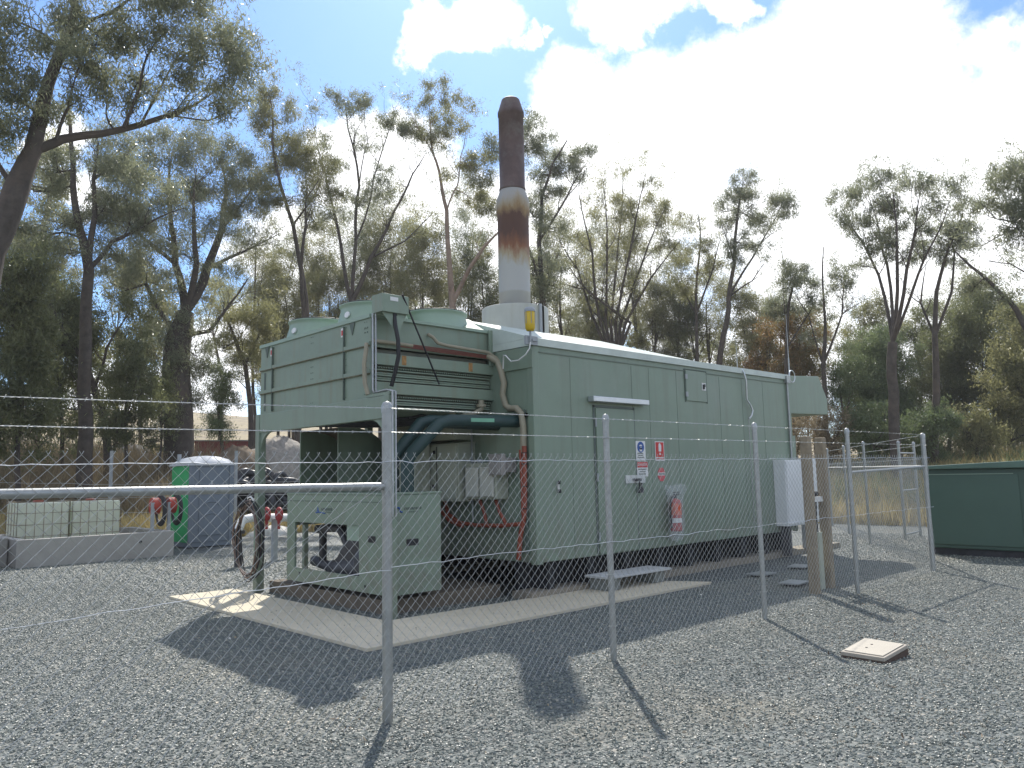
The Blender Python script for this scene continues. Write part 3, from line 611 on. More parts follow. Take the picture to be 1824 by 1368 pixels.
b = MB(); b.box(5.53, 7.34, 7.95, 8.03, 2.45, 2.6) if False else b.box(5.53, 7.44, 11.39, 11.45, 2.5, 2.6); b.build('side_rail', M_green, co)
# conduit pair down the near corner
b = MB()
for k, dx in ((0, 0), (1, .045)):
    b.tube([(5.47+dx, 8.37, 3.74), (5.47+dx, 8.37, 2.76), (5.47+dx, 8.34, 2.72), (5.43+dx, 8.0, 2.73), (5.43+dx, 7.88, 2.70), (5.43+dx, 7.88, 1.2)], .013, 8)
b.build('steel_conduit', M_galv, co)
b = MB(); b.tube([(5.44, 8.47, 3.36), (5.42, 8.44, 3.3), (5.40, 8.46, 3.1), (5.405, 8.45, 2.85), (5.42, 8.4, 2.70)], .028, 10); b.build('tan_hose', M_tan, co)
b = MB(); b.tube([(6.4, 8.44, 3.58), (6.42, 8.36, 3.53), (6.5, 8.36, 3.46), (6.66, 8.36, 3.44), (7.40, 8.36, 3.415), (7.52, 8.3, 3.33), (7.60, 8.24, 3.24)], .024, 10)
b.tube([(7.42, 8.39, 3.37), (7.52, 8.28, 3.28), (7.50, 8.2, 3.15), (7.49, 8.12, 2.95), (7.49, 8.16, 2.8), (7.49, 8.10, 2.64), (7.49, 8.02, 2.585), (7.49, 7.88, 2.58), (7.49, 7.78, 2.50), (7.49, 7.75, 2.3), (7.49, 7.76, 1.95)], .045, 12)
b.tube([(5.5, 8.39, 3.395), (6.0, 8.39, 3.39), (6.1, 8.39, 3.385)], .026, 8); b.build('tan_conduit_run', M_tan, co)
b = MB()
for k in range(4): b.tube([(5.9, 8.395, 3.405-k*.014), (6.6, 8.385+.004*(k % 2), 3.392-k*.017), (7.42, 8.385, 3.372-k*.014)], .008, 6)
b.build('red_cable', mat('dull_red_cable', (.19, .065, .045), .6, var=.2), co)
b = MB(); b.tube([(6.9, 8.6, 2.58), (6.95, 8.55, 2.45), (7.1, 8.5, 2.5)], .05, 10); b.tube([(7.28, 8.38, 2.72), (7.28, 8.38, 2.60), (7.2, 8.45, 2.52), (7.05, 8.6, 2.50)], .04, 10); b.tube([(7.28, 8.38, 2.665), (7.28, 8.38, 2.625)], .07, 12); b.build('header_pipe', M_tan, co)
b = MB()
for k in range(6): b.tube([(5.9+.1*k, 10.9-.4*k, 2.47), (6.6, 9.9-.2*k, 2.42+.02*k), (7.4, 9.3-.1*k, 2.46)], .02, 6)
b.build('cable_bundle', M_dark, co)

# ------------------------------------------------------------------ lagged pipes
pp = thing('lagged_pipes', 'pair of dark teal insulated pipes bending down into the chiller', 'pipes', (6.4, 8.3, 1.45))
b = MB(); b.tube([(7.56, 7.92, 2.40), (6.50, 8.12, 2.39), (6.36, 8.15, 2.355), (6.0, 8.26, 1.98), (5.93, 8.28, 1.86), (5.93, 8.28, 1.44)], .085, 16)
b.build('front_pipe', M_pipe, pp)
b = MB(); b.tube([(7.56, 8.35, 2.38), (6.4, 8.42, 2.40), (6.26, 8.43, 2.37), (5.92, 8.48, 1.98), (5.86, 8.50, 1.86), (5.86, 8.50, 1.44)], .085, 16)
b.build('rear_pipe', M_pipe, pp)
b = MB(); b.obox((6.93, 7.95, 2.40), (.36, .006, .05), R(-10.7)); b.build('pipe_label', mat('green_label', (.18, .42, .28), .5), pp)

# ------------------------------------------------------------------ chiller
HX0, HX1, HY0, HY1, HZ0, HZ1 = 5.53, 6.32, 8.10, 10.70, .235, 1.445
ch = thing('chiller_unit', 'knee high green chiller cabinet with an open side showing dark machinery', 'chiller', (5.9, 9.4, .2))
b = MB()
b.box(HX0, HX0+.03, HY0, 8.78, HZ0, HZ1); b.box(HX0, HX0+.03, 10.47, HY1, HZ0, HZ1); b.box(HX0, HX0+.03, 8.78, 10.47, 1.06, HZ1); b.box(HX0, HX0+.03, 8.78, 10.47, HZ0, .42)
b.build('front_panel', M_green, ch)
b = MB(); b.box(HX0+.031, HX1, HY0, HY0+.03, HZ0, HZ1); b.build('end_panel', M_green, ch, .004)
b = MB(); b.box(HX0-.01, HX1+.01, HY0-.01, HY1+.01, HZ1+.002, HZ1+.03); b.build('lid', M_green, ch, .006)
b = MB(); b.box(HX0+.031, HX1, HY0+.04, HY1, HZ0, HZ0+.04); b.box(HX1-.03, HX1, HY0+.04, 9.15, HZ0+.04, HZ1-.01); b.box(HX0+.031, HX1, HY1-.03, HY1, 1.0, HZ1-.01); b.box(HX1-.03, HX1, 9.2, HY1-.07, 1.25, HZ1-.01); b.build('frame', M_green, ch)
b = MB(); b.lathe((5.85, 8.95), [(0, .30), (.22, .31), (.25, .4), (.25, .62), (.2, .74), (0, .78)], 20)
b.cyl((5.85, 9.0, .46), (5.85, 9.75, .42), .2, .15); b.cyl((5.85, 9.75, .42), (5.85, 10.0, .42), .15, .10)
b.cyl((5.9, 8.9, .9), (5.9, 9.3, .9), .14); b.box(5.7, 6.1, 8.82, 9.3, .74, 1.0); b.prism([(8.6, .285), (10.0, .285), (9.95, .42), (9.82, .5), (9.65, .6), (9.5, .78), (9.3, .90), (8.6, .93)], 'x', 5.74, 6.15); b.box(6.0, 6.25, 8.6, 10.1, .9, 1.2)
b.tube([(5.8, 10.15, .42), (5.8, 10.15, .98), (5.8, 10.0, 1.0)], .055, 10); b.tube([(5.8, 10.3, .95), (5.8, 9.9, .98), (5.8, 9.7, .98), (5.8, 9.6, .9), (5.8, 9.5, .78)], .06, 10); b.tube([(5.8, 10.4, .5), (5.8, 10.1, .46), (5.8, 9.95, .44)], .07, 10)
b.build('compressor', M_dark, ch)
b = MB(); b.box(5.56, 5.62, 8.80, 9.12, .86, 1.055); b.build('junction_box', M_lgreen, ch)
b = MB(); b.box(5.66, 5.9, 8.95, 9.2, .285, .40); b.build('drip_tray', M_white, ch)
b = MB(); b.box(HX0-.006, HX0-.001, 8.40, 8.56, .86, .94); b.box(HX0-.006, HX0-.001, 10.30, 10.33, .33, .37); b.box(HX0-.006, HX0-.001, 8.62, 8.65, .30, .33); b.box(5.78, 5.96, HY0-.006, HY0-.001, .82, .90); b.build('latch', M_black, ch)
b = MB(); b.box(HX0-.005, HX0-.0005, 8.3, HY1-.03, HZ1-.09, HZ1-.082); b.build('panel_seam', M_seam, ch)
b = MB(); put_text(b, 'A', .12, (HX0-.002, 9.82, 1.235), 'x'); b.tube([(HX0-.003, 9.88, 1.2), (HX0-.003, 9.80, 1.212), (HX0-.003, 9.62, 1.195)], .008, 4); b.tube([(5.61, HY0-.003, 1.25), (5.63, HY0-.003, 1.29), (5.67, HY0-.003, 1.29), (5.69, HY0-.003, 1.24), (5.72, HY0-.003, 1.235)], .011, 4); b.build('logo', M_sgnb, ch)
b = MB()
for i in range(7): b.box(HX0-.004, HX0-.001, 9.44+i*.042, 9.47+i*.042, 1.235, 1.27)
for i in range(5): b.box(HX0-.004, HX0-.001, 9.46+i*.035, 9.48+i*.035, 1.205, 1.22)
for i in range(9): b.box(5.75+i*.03, 5.77+i*.03, HY0-.004, HY0-.001, 1.26, 1.29)
for i in range(6): b.box(5.80+i*.028, 5.815+i*.028, HY0-.004, HY0-.001, 1.225, 1.24)
b.build('logo_lettering', M_seam, ch)

# ------------------------------------------------------------------ curved duct behind
du = thing('curved_air_duct', 'curved green sheet metal air duct with a dark open mouth behind chiller', 'air duct', (6.8, 11.2, .2))
prof = [(6.32, 1.38), (6.32, 2.44), (6.62, 2.44)]+[(6.62+.75*math.sin(t*math.pi/16), 1.62+.82*math.cos(t*math.pi/16)) for t in range(1, 9)]+[(7.37, 1.38)]
b = MB(); b.prism(prof, 'y', 10.62, 10.645); b.prism(prof, 'y', 11.80, 11.825); b.build('side_plate', M_green, du)
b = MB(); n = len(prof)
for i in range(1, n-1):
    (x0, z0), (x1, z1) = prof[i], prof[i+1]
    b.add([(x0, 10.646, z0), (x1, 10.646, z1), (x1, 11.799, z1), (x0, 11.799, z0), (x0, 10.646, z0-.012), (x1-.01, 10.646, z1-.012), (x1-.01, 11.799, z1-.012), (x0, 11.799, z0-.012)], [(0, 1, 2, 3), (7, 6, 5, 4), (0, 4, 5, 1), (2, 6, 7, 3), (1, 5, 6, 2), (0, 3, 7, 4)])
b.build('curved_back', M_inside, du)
b = MB(); b.box(6.30, 7.4, 10.60, 11.84, 1.33, 1.378); b.box(6.95, 7.02, 10.64, 10.71, .19, 1.329); b.box(7.3, 7.37, 10.64, 10.71, .19, 1.329); b.box(6.35, 6.42, 11.7, 11.77, 0, 1.329); b.box(7.3, 7.37, 11.7, 11.77, 0, 1.329); b.build('base_frame', M_green, du)

# ------------------------------------------------------------------ cabinets on the end wall
cb = thing('control_cabinet', 'wide beige control cabinet with two doors fixed below the cooler', 'control cabinet', (7.4, 9.5, 1.3))
b = MB(); b.box(7.22, 7.55, 8.84, 10.45, 1.30, 2.13); b.prism([(7.22, 2.13), (7.55, 2.13), (7.55, 2.16), (7.22, 2.14)], 'y', 8.82, 10.47); b.build('body', M_beige, cb, .006)
b = MB(); b.box(7.20, 7.219, 8.87, 9.30, 1.33, 2.1); b.box(7.20, 7.219, 9.32, 10.42, 1.33, 2.1); b.build('door', M_beige, cb, .003)
b = MB(); b.box(7.194, 7.2, 9.305, 9.315, 1.33, 2.1)
for (y_, z_) in ((9.36, 2.02), (9.38, 1.52), (9.87, 1.78), (10.2, 1.8)): b.box(7.18, 7.2, y_-.02, y_+.02, z_-.025, z_+.025)
b.build('handle', M_black, cb)
b = MB(); b.box(7.193, 7.199, 9.8, 9.98, 2.02, 2.06); b.build('label_plate', M_sgnw, cb)
c2 = thing('switch_box', 'beige rectangular switch box above the control cabinet beneath the lagged pipe', 'box', (7.4, 9.1, 2.15))
b = MB(); b.box(7.25, 7.54, 8.92, 9.95, 2.19, 2.42); b.build('body', M_beige, c2, .006); b = MB(); b.box(7.23, 7.249, 8.95, 9.9, 2.21, 2.40); b.build('cover', M_beige, c2, .003)
c3 = thing('meter_box', 'pale box with two rounded covers on the green wall beside the red conduit', 'box', (7.45, 8.4, 1.3))
b = MB(); b.box(7.30, 7.54, 8.12, 8.78, 1.33, 1.84); b.build('body', M_beige, c3, .02)
b = MB(); b.box(7.26, 7.299, 8.47, 8.74, 1.36, 1.78); b.box(7.26, 7.299, 8.15, 8.43, 1.36, 1.78); b.build('cover', mat('pale_cover', (.52, .52, .45), .5), c3, .03)
b = MB(); b.cyl((7.45, 8.62, 1.845), (7.45, 8.62, 1.90), .035); b.cyl((7.45, 8.3, 1.845), (7.45, 8.3, 1.93), .035); b.build('gland', M_steelp, c3)
c4 = thing('relay_box', 'small grey brown box just right of the pale two cover box', 'box', (7.45, 8.05, 1.6))
b = MB(); b.box(7.30, 7.54, 7.90, 8.15, 1.845, 2.1) if False else b.box(7.20, 7.29, 7.90, 8.16, 1.66, 1.95); b.box(7.29, 7.54, 7.95, 8.1, 1.7, 1.9); b.build('body', mat('grey_brown_box', (.27, .25, .23), .5), c4, .008); b = MB(); b.box(7.19, 7.199, 7.92, 8.14, 1.68, 1.93); b.build('lid', mat('grey_brown_lid', (.30, .28, .26), .5), c4, .004)
c5 = thing('pump_housing', 'tall beige housing seen between chiller pipes and near cooler leg', 'housing', (6.9, 9.9, .2))
b = MB(); b.box(6.9, 7.18, 9.45, 10.3, 1.2, 2.35); b.build('body', M_beige, c5, .01); b = MB(); b.cyl((6.89, 9.6, 1.75), (6.86, 9.6, 1.75), .05); b.build('port', M_black, c5)
b = MB(); b.box(6.95, 7.1, 9.5, 10.2, .2, 1.2); b.build('stand', M_green, c5)
rc = thing('red_conduits', 'orange red flexible conduits running along and up the enclosure end wall', 'conduits', (7.5, 8.5, .5))
def wav(P, a=.012): return [tuple(np.array(p)+rng.normal(0, a, 3)*[.2, 1, 1]) for p in P]
b = MB()
for P_, r_ in (([(7.47, 7.72, 2.05), (7.47, 7.73, 1.4), (7.47, 7.75, 1.1), (7.47, 7.83, .85), (7.47, 7.88, .52)], .035),
            ([(7.45, 7.78, 2.0), (7.45, 7.76, 1.5), (7.45, 7.76, 1.12)], .02),
            ([(7.45, 9.45, 1.3), (7.44, 9.35, 1.1), (7.44, 9.1, .98), (7.44, 8.7, .955), (7.44, 8.2, .965), (7.44, 7.8, 1.0)], .03),
            ([(7.45, 9.65, 1.3), (7.42, 9.5, 1.15), (7.42, 9.3, 1.0), (7.42, 9.0, .935)], .028),
            ([(7.45, 9.95, 1.3), (7.45, 10.0, 1.1)], .028), ([(7.45, 8.65, 1.33), (7.45, 8.55, 1.15), (7.45, 8.5, .98)], .026), ([(7.45, 8.3, 1.33), (7.45, 8.22, 1.15), (7.45, 8.1, 1.0)], .026)):
    b.tube(P_, r_, 10)
b.build('conduit', M_red, rc)
b = MB()
for z in (1.95, 1.8, 1.5, 1.2): b.cyl((7.47, 7.725, z), (7.47, 7.725, z+.012), .04, n=12)
b.build('cable_tie', M_black, rc)
b = MB(); b.tube([(7.45, 8.80, 1.0), (7.45, 8.80, 2.35), (7.45, 9.0, 2.36)], .012, 6); b.build('grey_tube', M_steelp, rc)

# ------------------------------------------------------------------ beacon
be = thing('warning_beacon', 'amber warning beacon with grey cap fixed at the enclosure top corner', 'beacon', (7.46, 7.56, 3.55))
bp = PY(939, 598, 7.5)
bx_, by_ = 7.42, 7.5
b = MB(); b.lathe((bx_, by_), [(0, 3.60), (.05, 3.60), (.068, 3.64), (.07, 3.86), (.06, 3.87)], 20); b.build('lens', M_yellow, be)
b = MB(); b.lathe((bx_, by_), [(.075, 3.865), (.075, 3.90), (.055, 3.925), (0, 3.93)], 20)
for k in range(6): a = k*math.pi/3; b.tube([(bx_+.074*math.cos(a), by_+.074*math.sin(a), 3.87), (bx_+.074*math.cos(a), by_+.074*math.sin(a), 3.70)], .004, 5)
b.build('cap', M_steelp, be)
b = MB(); b.cyl((bx_, by_, 3.6), (bx_, by_, 3.45), .014, n=8); b.box(7.36, 7.58, 7.52, 7.56, 3.42, 3.54); b.box(7.46, 7.56, 7.50, 7.58, 3.47, 3.5); b.build('bracket', M_steelp, be)
b = MB(); b.tube([(7.42, 7.5, 3.45), (7.40, 7.5, 3.36), (7.38, 7.56, 3.28), (7.38, 7.7, 3.22), (7.38, 7.85, 3.22), (7.39, 7.97, 3.32), (7.40, 8.02, 3.33), (7.42, 8.05, 3.25), (7.44, 8.08, 3.15)], .009, 8); b.build('cable', M_sgnw, be)

# ------------------------------------------------------------------ signs
def sign(name, label, x0, x1, z0, z1, t=.004):
    s = thing(name, label, 'sign', ((x0+x1)/2, Y0-.03, z0)); MB().box(x0, x1, Y0-.004-t, Y0-.004, z0, z1).build('panel', M_sgnw, s); return s
YS = Y0-.0085
s1 = sign('protection_sign', 'white sign with a blue round safety head emblem left of the red extinguisher sign', 9.745, 9.985, 1.84, 2.145)
b = MB(); b.cyl((9.865, YS-.002, 2.05), (9.865, YS, 2.05), .085, n=28); b.build('blue_disc', M_sgnb, s1)
b = MB(); b.lathe((9.865, YS-.003), [(0, 0), (.001, 0)], 4) if False else b.cyl((9.865, YS-.0045, 2.05), (9.865, YS-.0025, 2.05), .04, n=20); b.box(9.835, 9.895, YS-.0045, YS-.0025, 1.985, 2.04); b.build('head_emblem', M_sgnw, s1)
b = MB(); b.box(9.826, 9.848, YS-.0065, YS-.0048, 2.03, 2.065); b.box(9.884, 9.905, YS-.0065, YS-.0048, 2.03, 2.065); b.box(9.838, 9.892, YS-.0065, YS-.0048, 2.055, 2.066)
b.build('ear_muffs', M_sgnb, s1)
b = MB()
for i, (w) in enumerate((.16, .12, .17)): 
    for k in range(int(w/.024)): b.box(9.865-w/2+k*.024, 9.865-w/2+k*.024+.015, YS-.002, YS, 1.945-i*.032, 1.962-i*.032)
b.build('lettering', M_seam, s1)
s2 = sign('danger_sign', 'danger sign with red header on the door edge below the blue emblem sign', 9.76, 10.03, 1.595, 1.825)
b = MB(); b.box(9.765, 10.025, YS-.002, YS, 1.735, 1.82); b.build('header', M_sgnr, s2)
b = MB(); put_text(b, 'DANGER', .058, (9.895, YS-.0035, 1.778), 'y', 1.0); b.build('lettering', M_sgnw, s2)
b = MB()
for i, (w) in enumerate((.22, .16, .2)):
    for k in range(int(w/.026)): b.box(9.895-w/2+k*.026, 9.895-w/2+k*.026+.017, YS-.002, YS, 1.697-i*.036, 1.716-i*.036)
b.build('small_print', M_seam, s2)
s3 = sign('extinguisher_sign', 'red and white fire extinguisher sign high on the wall above the extinguisher', 10.235, 10.475, 1.835, 2.145)
b = MB(); b.box(10.25, 10.46, YS-.002, YS, 1.895, 2.132); b.build('red_field', M_sgnr, s3)
b = MB(); b.prism([(10.325, 1.985), (10.39, 1.985), (10.395, 2.08), (10.375, 2.105), (10.365, 2.12), (10.345, 2.12), (10.325, 2.09)], 'y', YS-.004, YS-.0022); b.box(10.34, 10.375, YS-.004, YS-.0022, 1.93, 1.965); b.build('emblem', M_sgnw, s3)
b = MB()
for k in range(8): b.box(10.26+k*.025, 10.277+k*.025, YS-.002, YS, 1.852, 1.878)
b.build('lettering', M_sgnr, s3)
s4 = thing('stop_sticker', 'small red octagonal sticker with white band directly above the bagged extinguisher', 'sticker', (10.38, Y0-.01, 1.5))
def octo(cx_, cz_, rx_, rz_): return [(cx_+rx_*math.cos(R(22.5+45*k)), cz_+rz_*math.sin(R(22.5+45*k))) for k in range(8)]
MB().prism(octo(10.38, 1.62, .10, .115), 'y', Y0-.008, Y0-.004).build('octagon', mat('faded_red', (.60, .10, .11), .5), s4)
MB().box(10.285, 10.475, Y0-.011, Y0-.0085, 1.605, 1.65).build('band', M_sgnw, s4)
b = MB()
for k in range(6): b.box(10.305+k*.027, 10.323+k*.027, Y0-.013, Y0-.0112, 1.616, 1.639)
b.build('lettering', M_seam, s4)

# ------------------------------------------------------------------ extinguisher
ex = thing('fire_extinguisher', 'red fire extinguisher in a clear plastic bag hanging on the green wall', 'fire extinguisher', (10.53, 7.45, .8))
EXX, EXY = 10.53, 7.46
b = MB(); b.lathe((EXX, EXY), [(0, .72), (.085, .725), (.09, .75), (.09, 1.17), (.075, 1.21), (.03, 1.235), (0, 1.24)], 24); b.build('cylinder', mat('extinguisher_red', (.42, .03, .02), .35), ex)
b = MB(); b.lathe((EXX, EXY), [(.0935, .98), (.0935, 1.16)], 24); b.build('label_band', M_orange, ex)
b = MB(); b.lathe((EXX, EXY), [(.0935, .86), (.0935, .93)], 24); b.build('lower_label', M_sgnw, ex)
b = MB(); b.cyl((EXX, EXY, 1.24), (EXX, EXY, 1.30), .025); b.box(EXX-.02, EXX+.12, EXY-.02, EXY+.02, 1.29, 1.31); b.box(EXX-.02, EXX+.11, EXY-.02, EXY+.02, 1.325, 1.34); b.tube([(EXX-.02, EXY, 1.29), (EXX-.1, EXY, 1.25), (EXX-.14, EXY, 1.1), (EXX-.13, EXY, .85), (EXX-.12, EXY, .78)], .014, 8); b.build('valve_and_hose', M_black, ex)
Mb = bpy.data.materials.new('clear_bag'); Mb.use_nodes = True; nt = Mb.node_tree; P = nt.nodes['Principled BSDF']; P.inputs['Base Color'].default_value = (.75, .78, .8, 1); P.inputs['Roughness'].default_value = .25
tr = nt.nodes.new('ShaderNodeBsdfTransparent'); ms = nt.nodes.new('ShaderNodeMixShader'); ms.inputs[0].default_value = .2
nt.links.new(tr.outputs[0], ms.inputs[1]); nt.links.new(P.outputs[0], ms.inputs[2]); nt.links.new(ms.outputs[0], nt.nodes['Material Output'].inputs['Surface'])
b = MB(); zz = np.linspace(.58, 1.45, 20); nn = 26; V = []
for z in zz:
    base = .13 if z > .7 else .09+.04*(z-.58)/.12
    if z > 1.25: base = .13+.05*math.sin((z-1.25)*9)
    for k in range(nn):
        a = 2*math.pi*k/nn; r_ = base*(1+.12*math.sin(5*a+z*13)+.07*math.sin(9*a-z*21)); V.append((EXX+.01+r_*1.08*math.cos(a), EXY-.0+r_*.78*math.sin(a), z+.02*math.sin(3*a)*(1 if z > 1.4 or z < .6 else 0)))
b.add(V, [(j*nn+k, j*nn+(k+1) % nn, (j+1)*nn+(k+1) % nn, (j+1)*nn+k) for j in range(19) for k in range(nn)], True); b.build('plastic_bag', Mb, ex)

# ------------------------------------------------------------------ step, cabinets, timber posts
sp = thing('door_step', 'grey metal step plate on a block in front of the enclosure door', 'step', (9.2, 7.4, .03))
MB().box(8.50, 9.95, 7.17, 7.62, .205, .235).build('tread', mat('pale_step', (.5, .51, .5), .6), sp, .004)  # tread paler than the other galvanised steel
b = MB(); b.box(8.56, 8.80, 7.22, 7.58, .036, .204); b.box(9.6, 9.84, 7.22, 7.58, .036, .204); b.build('block', mat('step_block', (.20, .21, .19), .9), sp, .006)
w1 = thing('white_meter_cabinet', 'larger white metal cabinet fixed to the far end of the green wall', 'cabinet', (14.3, 7.4, .58))
MB().box(13.93, 14.69, 7.36, 7.598, .60, 1.84).build('body', M_white, w1, .006); MB().box(13.96, 14.66, 7.345, 7.359, .63, 1.81).build('door', M_white, w1, .004); MB().box(14.58, 14.62, 7.325, 7.344, 1.15, 1.27).build('handle', M_black, w1)
MB().box(14.0, 14.1, 7.40, 7.55, .05, .598).build('leg', M_dark, w1)
w2 = thing('white_meter_cabinet', 'narrower white cabinet standing just beyond the end of the green wall', 'cabinet', (15.2, 7.6, .1))
MB().box(15.02, 15.48, 7.45, 7.75, .60, 1.86).build('body', M_white, w2, .006); MB().box(15.05, 15.45, 7.435, 7.449, .63, 1.83).build('door', M_white, w2, .004)
MB().box(15.1, 15.4, 7.5, 7.7, .0, .598).build('stand', M_steelp, w2)
w3 = thing('green_meter_box', 'green electrical box under the intake hood beside the wall conduit', 'cabinet', (15.0, 8.0, 1.8))
MB().box(14.76, 15.12, 7.72, 8.1, 1.50, 2.33).build('body', M_green, w3, .006); MB().box(14.9, 15.0, 7.712, 7.719, 2.1, 2.2).build('sticker', M_sgnw, w3); MB().box(14.9, 14.98, 7.85, 7.95, 0, 1.499).build('post', M_steelp, w3)
for i, (bx_, tx, lab, hw) in enumerate((((1452, 1058), (1437, 778), 'left weathered timber post with white switch box between the pair', .058), ((1478, 1047), (1466, 778), 'right weathered timber post behind the chain link fence', .062))):
    p = G(*bx_); t = thing('timber_post', lab, 'post', (p[0], p[1], 0), 'timber posts by the fence')
    b = MB(); b.box(p[0]-hw, p[0]+hw, p[1]-hw, p[1]+hw, -.05, 2.1); b.build('post', M_wood, t, .012)
p = G(1463, 1050); t = thing('conduit_riser', 'pale green cable cover rising between the two timber posts', 'cable cover', (p[0]+.05, p[1]+.02, 0))
MB().box(p[0]-.01, p[0]+.10, p[1]-.02, p[1]+.08, -.02, .78).build('cover', mat('pale_pvc', (.42, .45, .36), .6), t, .01)
b = MB(); b.tube([(p[0]+.04, p[1]+.03, .78), (p[0]+.03, p[1]+.03, 1.0), (p[0]+.05, p[1]+.03, 1.2)], .022, 8); b.build('black_cable', M_black, t)
b = MB(); b.box(p[0]-.10, p[0]+.24, p[1]-.03, p[1]+.10, 1.20, 1.27); b.build('bracket', M_sgnw, t)
b = MB(); b.lathe((p[0]+.06, p[1]+.03), [(0, 1.27), (.04, 1.275), (.05, 1.31), (.03, 1.34), (0, 1.345)], 12); b.build('knob', M_black, t)

# in ground covers
cvr = thing('pit_cover', 'square cream pit cover tilted on the gravel at lower right', 'pit cover', (7.2, 3.08, 0))
Mx = MB(); quadc = [G(1497, 1160, .05), G(1540, 1136, .10), G(1617, 1148, .10), G(1575, 1172, .05)]
top = [tuple(q) for q in quadc]; botq = [(q[0], q[1], q[2]-.035) for q in quadc]
Mx.add(top+botq, [(0, 1, 2, 3), (7, 6, 5, 4), (0, 4, 5, 1), (1, 5, 6, 2), (2, 6, 7, 3), (3, 7, 4, 0)]); Mx.build('lid', M_cover, cvr, .006)
cc = sum(quadc)/4
Mx = MB(); ins = [cc+(q-cc)*.88+np.array([0, 0, .002]) for q in quadc]; ins2 = [q+np.array([0, 0, .006]) for q in ins]
Mx.add([tuple(q) for q in ins]+[tuple(q) for q in ins2], [(0, 1, 2, 3), (4, 5, 6, 7), (0, 4, 5, 1), (1, 5, 6, 2), (2, 6, 7, 3), (3, 7, 4, 0)]); Mx.build('inset', mat('cover_inset', (.44, .40, .33), .8, var=.06), cvr)
Mx = MB()
for a, b_ in ((0, 2), (1, 3)):
    for f in (.22,): 
        q = cc+(quadc[a]-cc)*f; Mx.cyl((q[0], q[1], q[2]+.006), (q[0], q[1], q[2]+.011), .011, n=10)
Mx.build('lift_hole', M_black, cvr)
Mx = MB(); fr = [cc+(q-cc)*1.0 for q in quadc]; Mx.add([(q[0], q[1], -.02) for q in fr]+[(q[0], q[1], q[2]-.037) for q in fr], [(0, 4, 5, 1), (1, 5, 6, 2), (2, 6, 7, 3), (3, 7, 4, 0), (4, 5, 6, 7)]); Mx.build('pit_frame', mat('rusty_frame', (.09, .06, .045), .9), cvr)
for i, (q, lab) in enumerate((((1356, 1027), 'flat grey marker plate on the shaded gravel behind third fence post'), ((1415, 1043), 'wider flat grey marker plate nearest the timber posts'), ((1425, 1013), 'farthest of the three flat grey plates in the container shade'))):
    p = G(*q); t = thing('ground_plate', lab, 'plate', (p[0], p[1], 0), 'flat plates on the gravel')
    MB().obox((p[0], p[1], .045), (.42, .30, .02), .1*i).build('plate', M_galv, t, .003); MB().obox((p[0], p[1], .015), (.28, .2, .05), .1*i).build('base', M_black, t)

# ------------------------------------------------------------------ fences
def chain(mb, p0, p1, z0, z1, pitch, r, tips=True):
    p0 = np.array(p0, float); p1 = np.array(p1, float); L_ = np.linalg.norm(p1-p0); u = (p1-p0)/L_; nrm = np.array([-u[1], u[0]])
    n = int(L_/(pitch/1.0)); rows = int(round((z1-z0)/(pitch/2))); dz = (z1-z0)/rows
    V = []; F = []
    for i in range(n+1):
        s0 = i*pitch
        for ph in (0, 1):
            pts = []
            for j in range(rows+1):
                sx = s0+(pitch/2 if j % 2 else (pitch if ph else 0))
                sag = .012*math.sin(sx*1.7+j*.2)
                off = .0022*(1 if (j % 2) ^ ph else -1)
                pts.append((p0[0]+u[0]*sx+nrm[0]*(off+sag), p0[1]+u[1]*sx+nrm[1]*(off+sag), z0+j*dz))
            if tips:
                q = pts[-1]; d = -1 if ph else 1
                pts.append((q[0]+u[0]*.012*d, q[1]+u[1]*.012*d, q[2]+.022)); pts.append((q[0]+u[0]*.004*d, q[1]+u[1]*.004*d, q[2]+.012)) if False else None
            base = len(V)
            for (x, y_, z) in pts:
                V += [(x-u[0]*r, y_-u[1]*r, z), (x+u[0]*r*.5+nrm[0]*r*.87, y_+u[1]*r*.5+nrm[1]*r*.87, z), (x+u[0]*r*.5-nrm[0]*r*.87, y_+u[1]*r*.5-nrm[1]*r*.87, z)]
            for j in range(len(pts)-1):
                a = base+3*j
                for k in range(3): F.append((a+k, a+(k+1) % 3, a+3+(k+1) % 3, a+3+k))
    mb.add(V, F)
def wire(mb, p0, p1, r, n=60, wob=.006, sag=0, seed=0, sides=4):
    rg = np.random.default_rng(seed); p0 = np.array(p0, float); p1 = np.array(p1, float); P = []
    for i in range(n+1):
        t = i/n; q = p0+(p1-p0)*t; q[2] += -sag*4*t*(1-t)+rg.normal(0, wob)
        P.append(q)
    mb.tube(P, r, sides)
def barbed(mb, p0, p1, r=.0022, step=.125, seed=0, sag=.01):
    p0 = np.array(p0, float); p1 = np.array(p1, float); L_ = np.linalg.norm(p1-p0); u = (p1-p0)/L_; n = int(L_/step)
    for ph in (0, math.pi):
        P = []; k = n*6
        for i in range(k+1):
            t = i/k; q = p0+(p1-p0)*t; q[2] += -sag*4*t*(1-t)+.0022*math.sin(i*1.05+ph)
            q[1] += .0022*math.cos(i*1.05+ph); P.append(q)
        mb.tube(P, r*.8, 3)
    rg = np.random.default_rng(seed)
    for i in range(n):
        t = (i+.5+rg.uniform(-.15, .15))/n; q = p0+(p1-p0)*t; q[2] -= sag*4*t*(1-t)
        a = rg.uniform(0, 3.14)
        for s_ in (0, 1):
            d = np.array([u[0]*.3, u[1]*.3, 0])+np.array([-u[1]*math.cos(a+s_*1.4), u[0]*math.cos(a+s_*1.4), math.sin(a+s_*1.4)]); d /= np.linalg.norm(d)
            mb.tube([q-d*.014, q+d*.014], .0014, 3)
FY = 4.7
fe = thing('chain_link_fence', 'near galvanised chain link fence with barbed wires crossing the whole foreground', 'fence', (6, FY, 0))
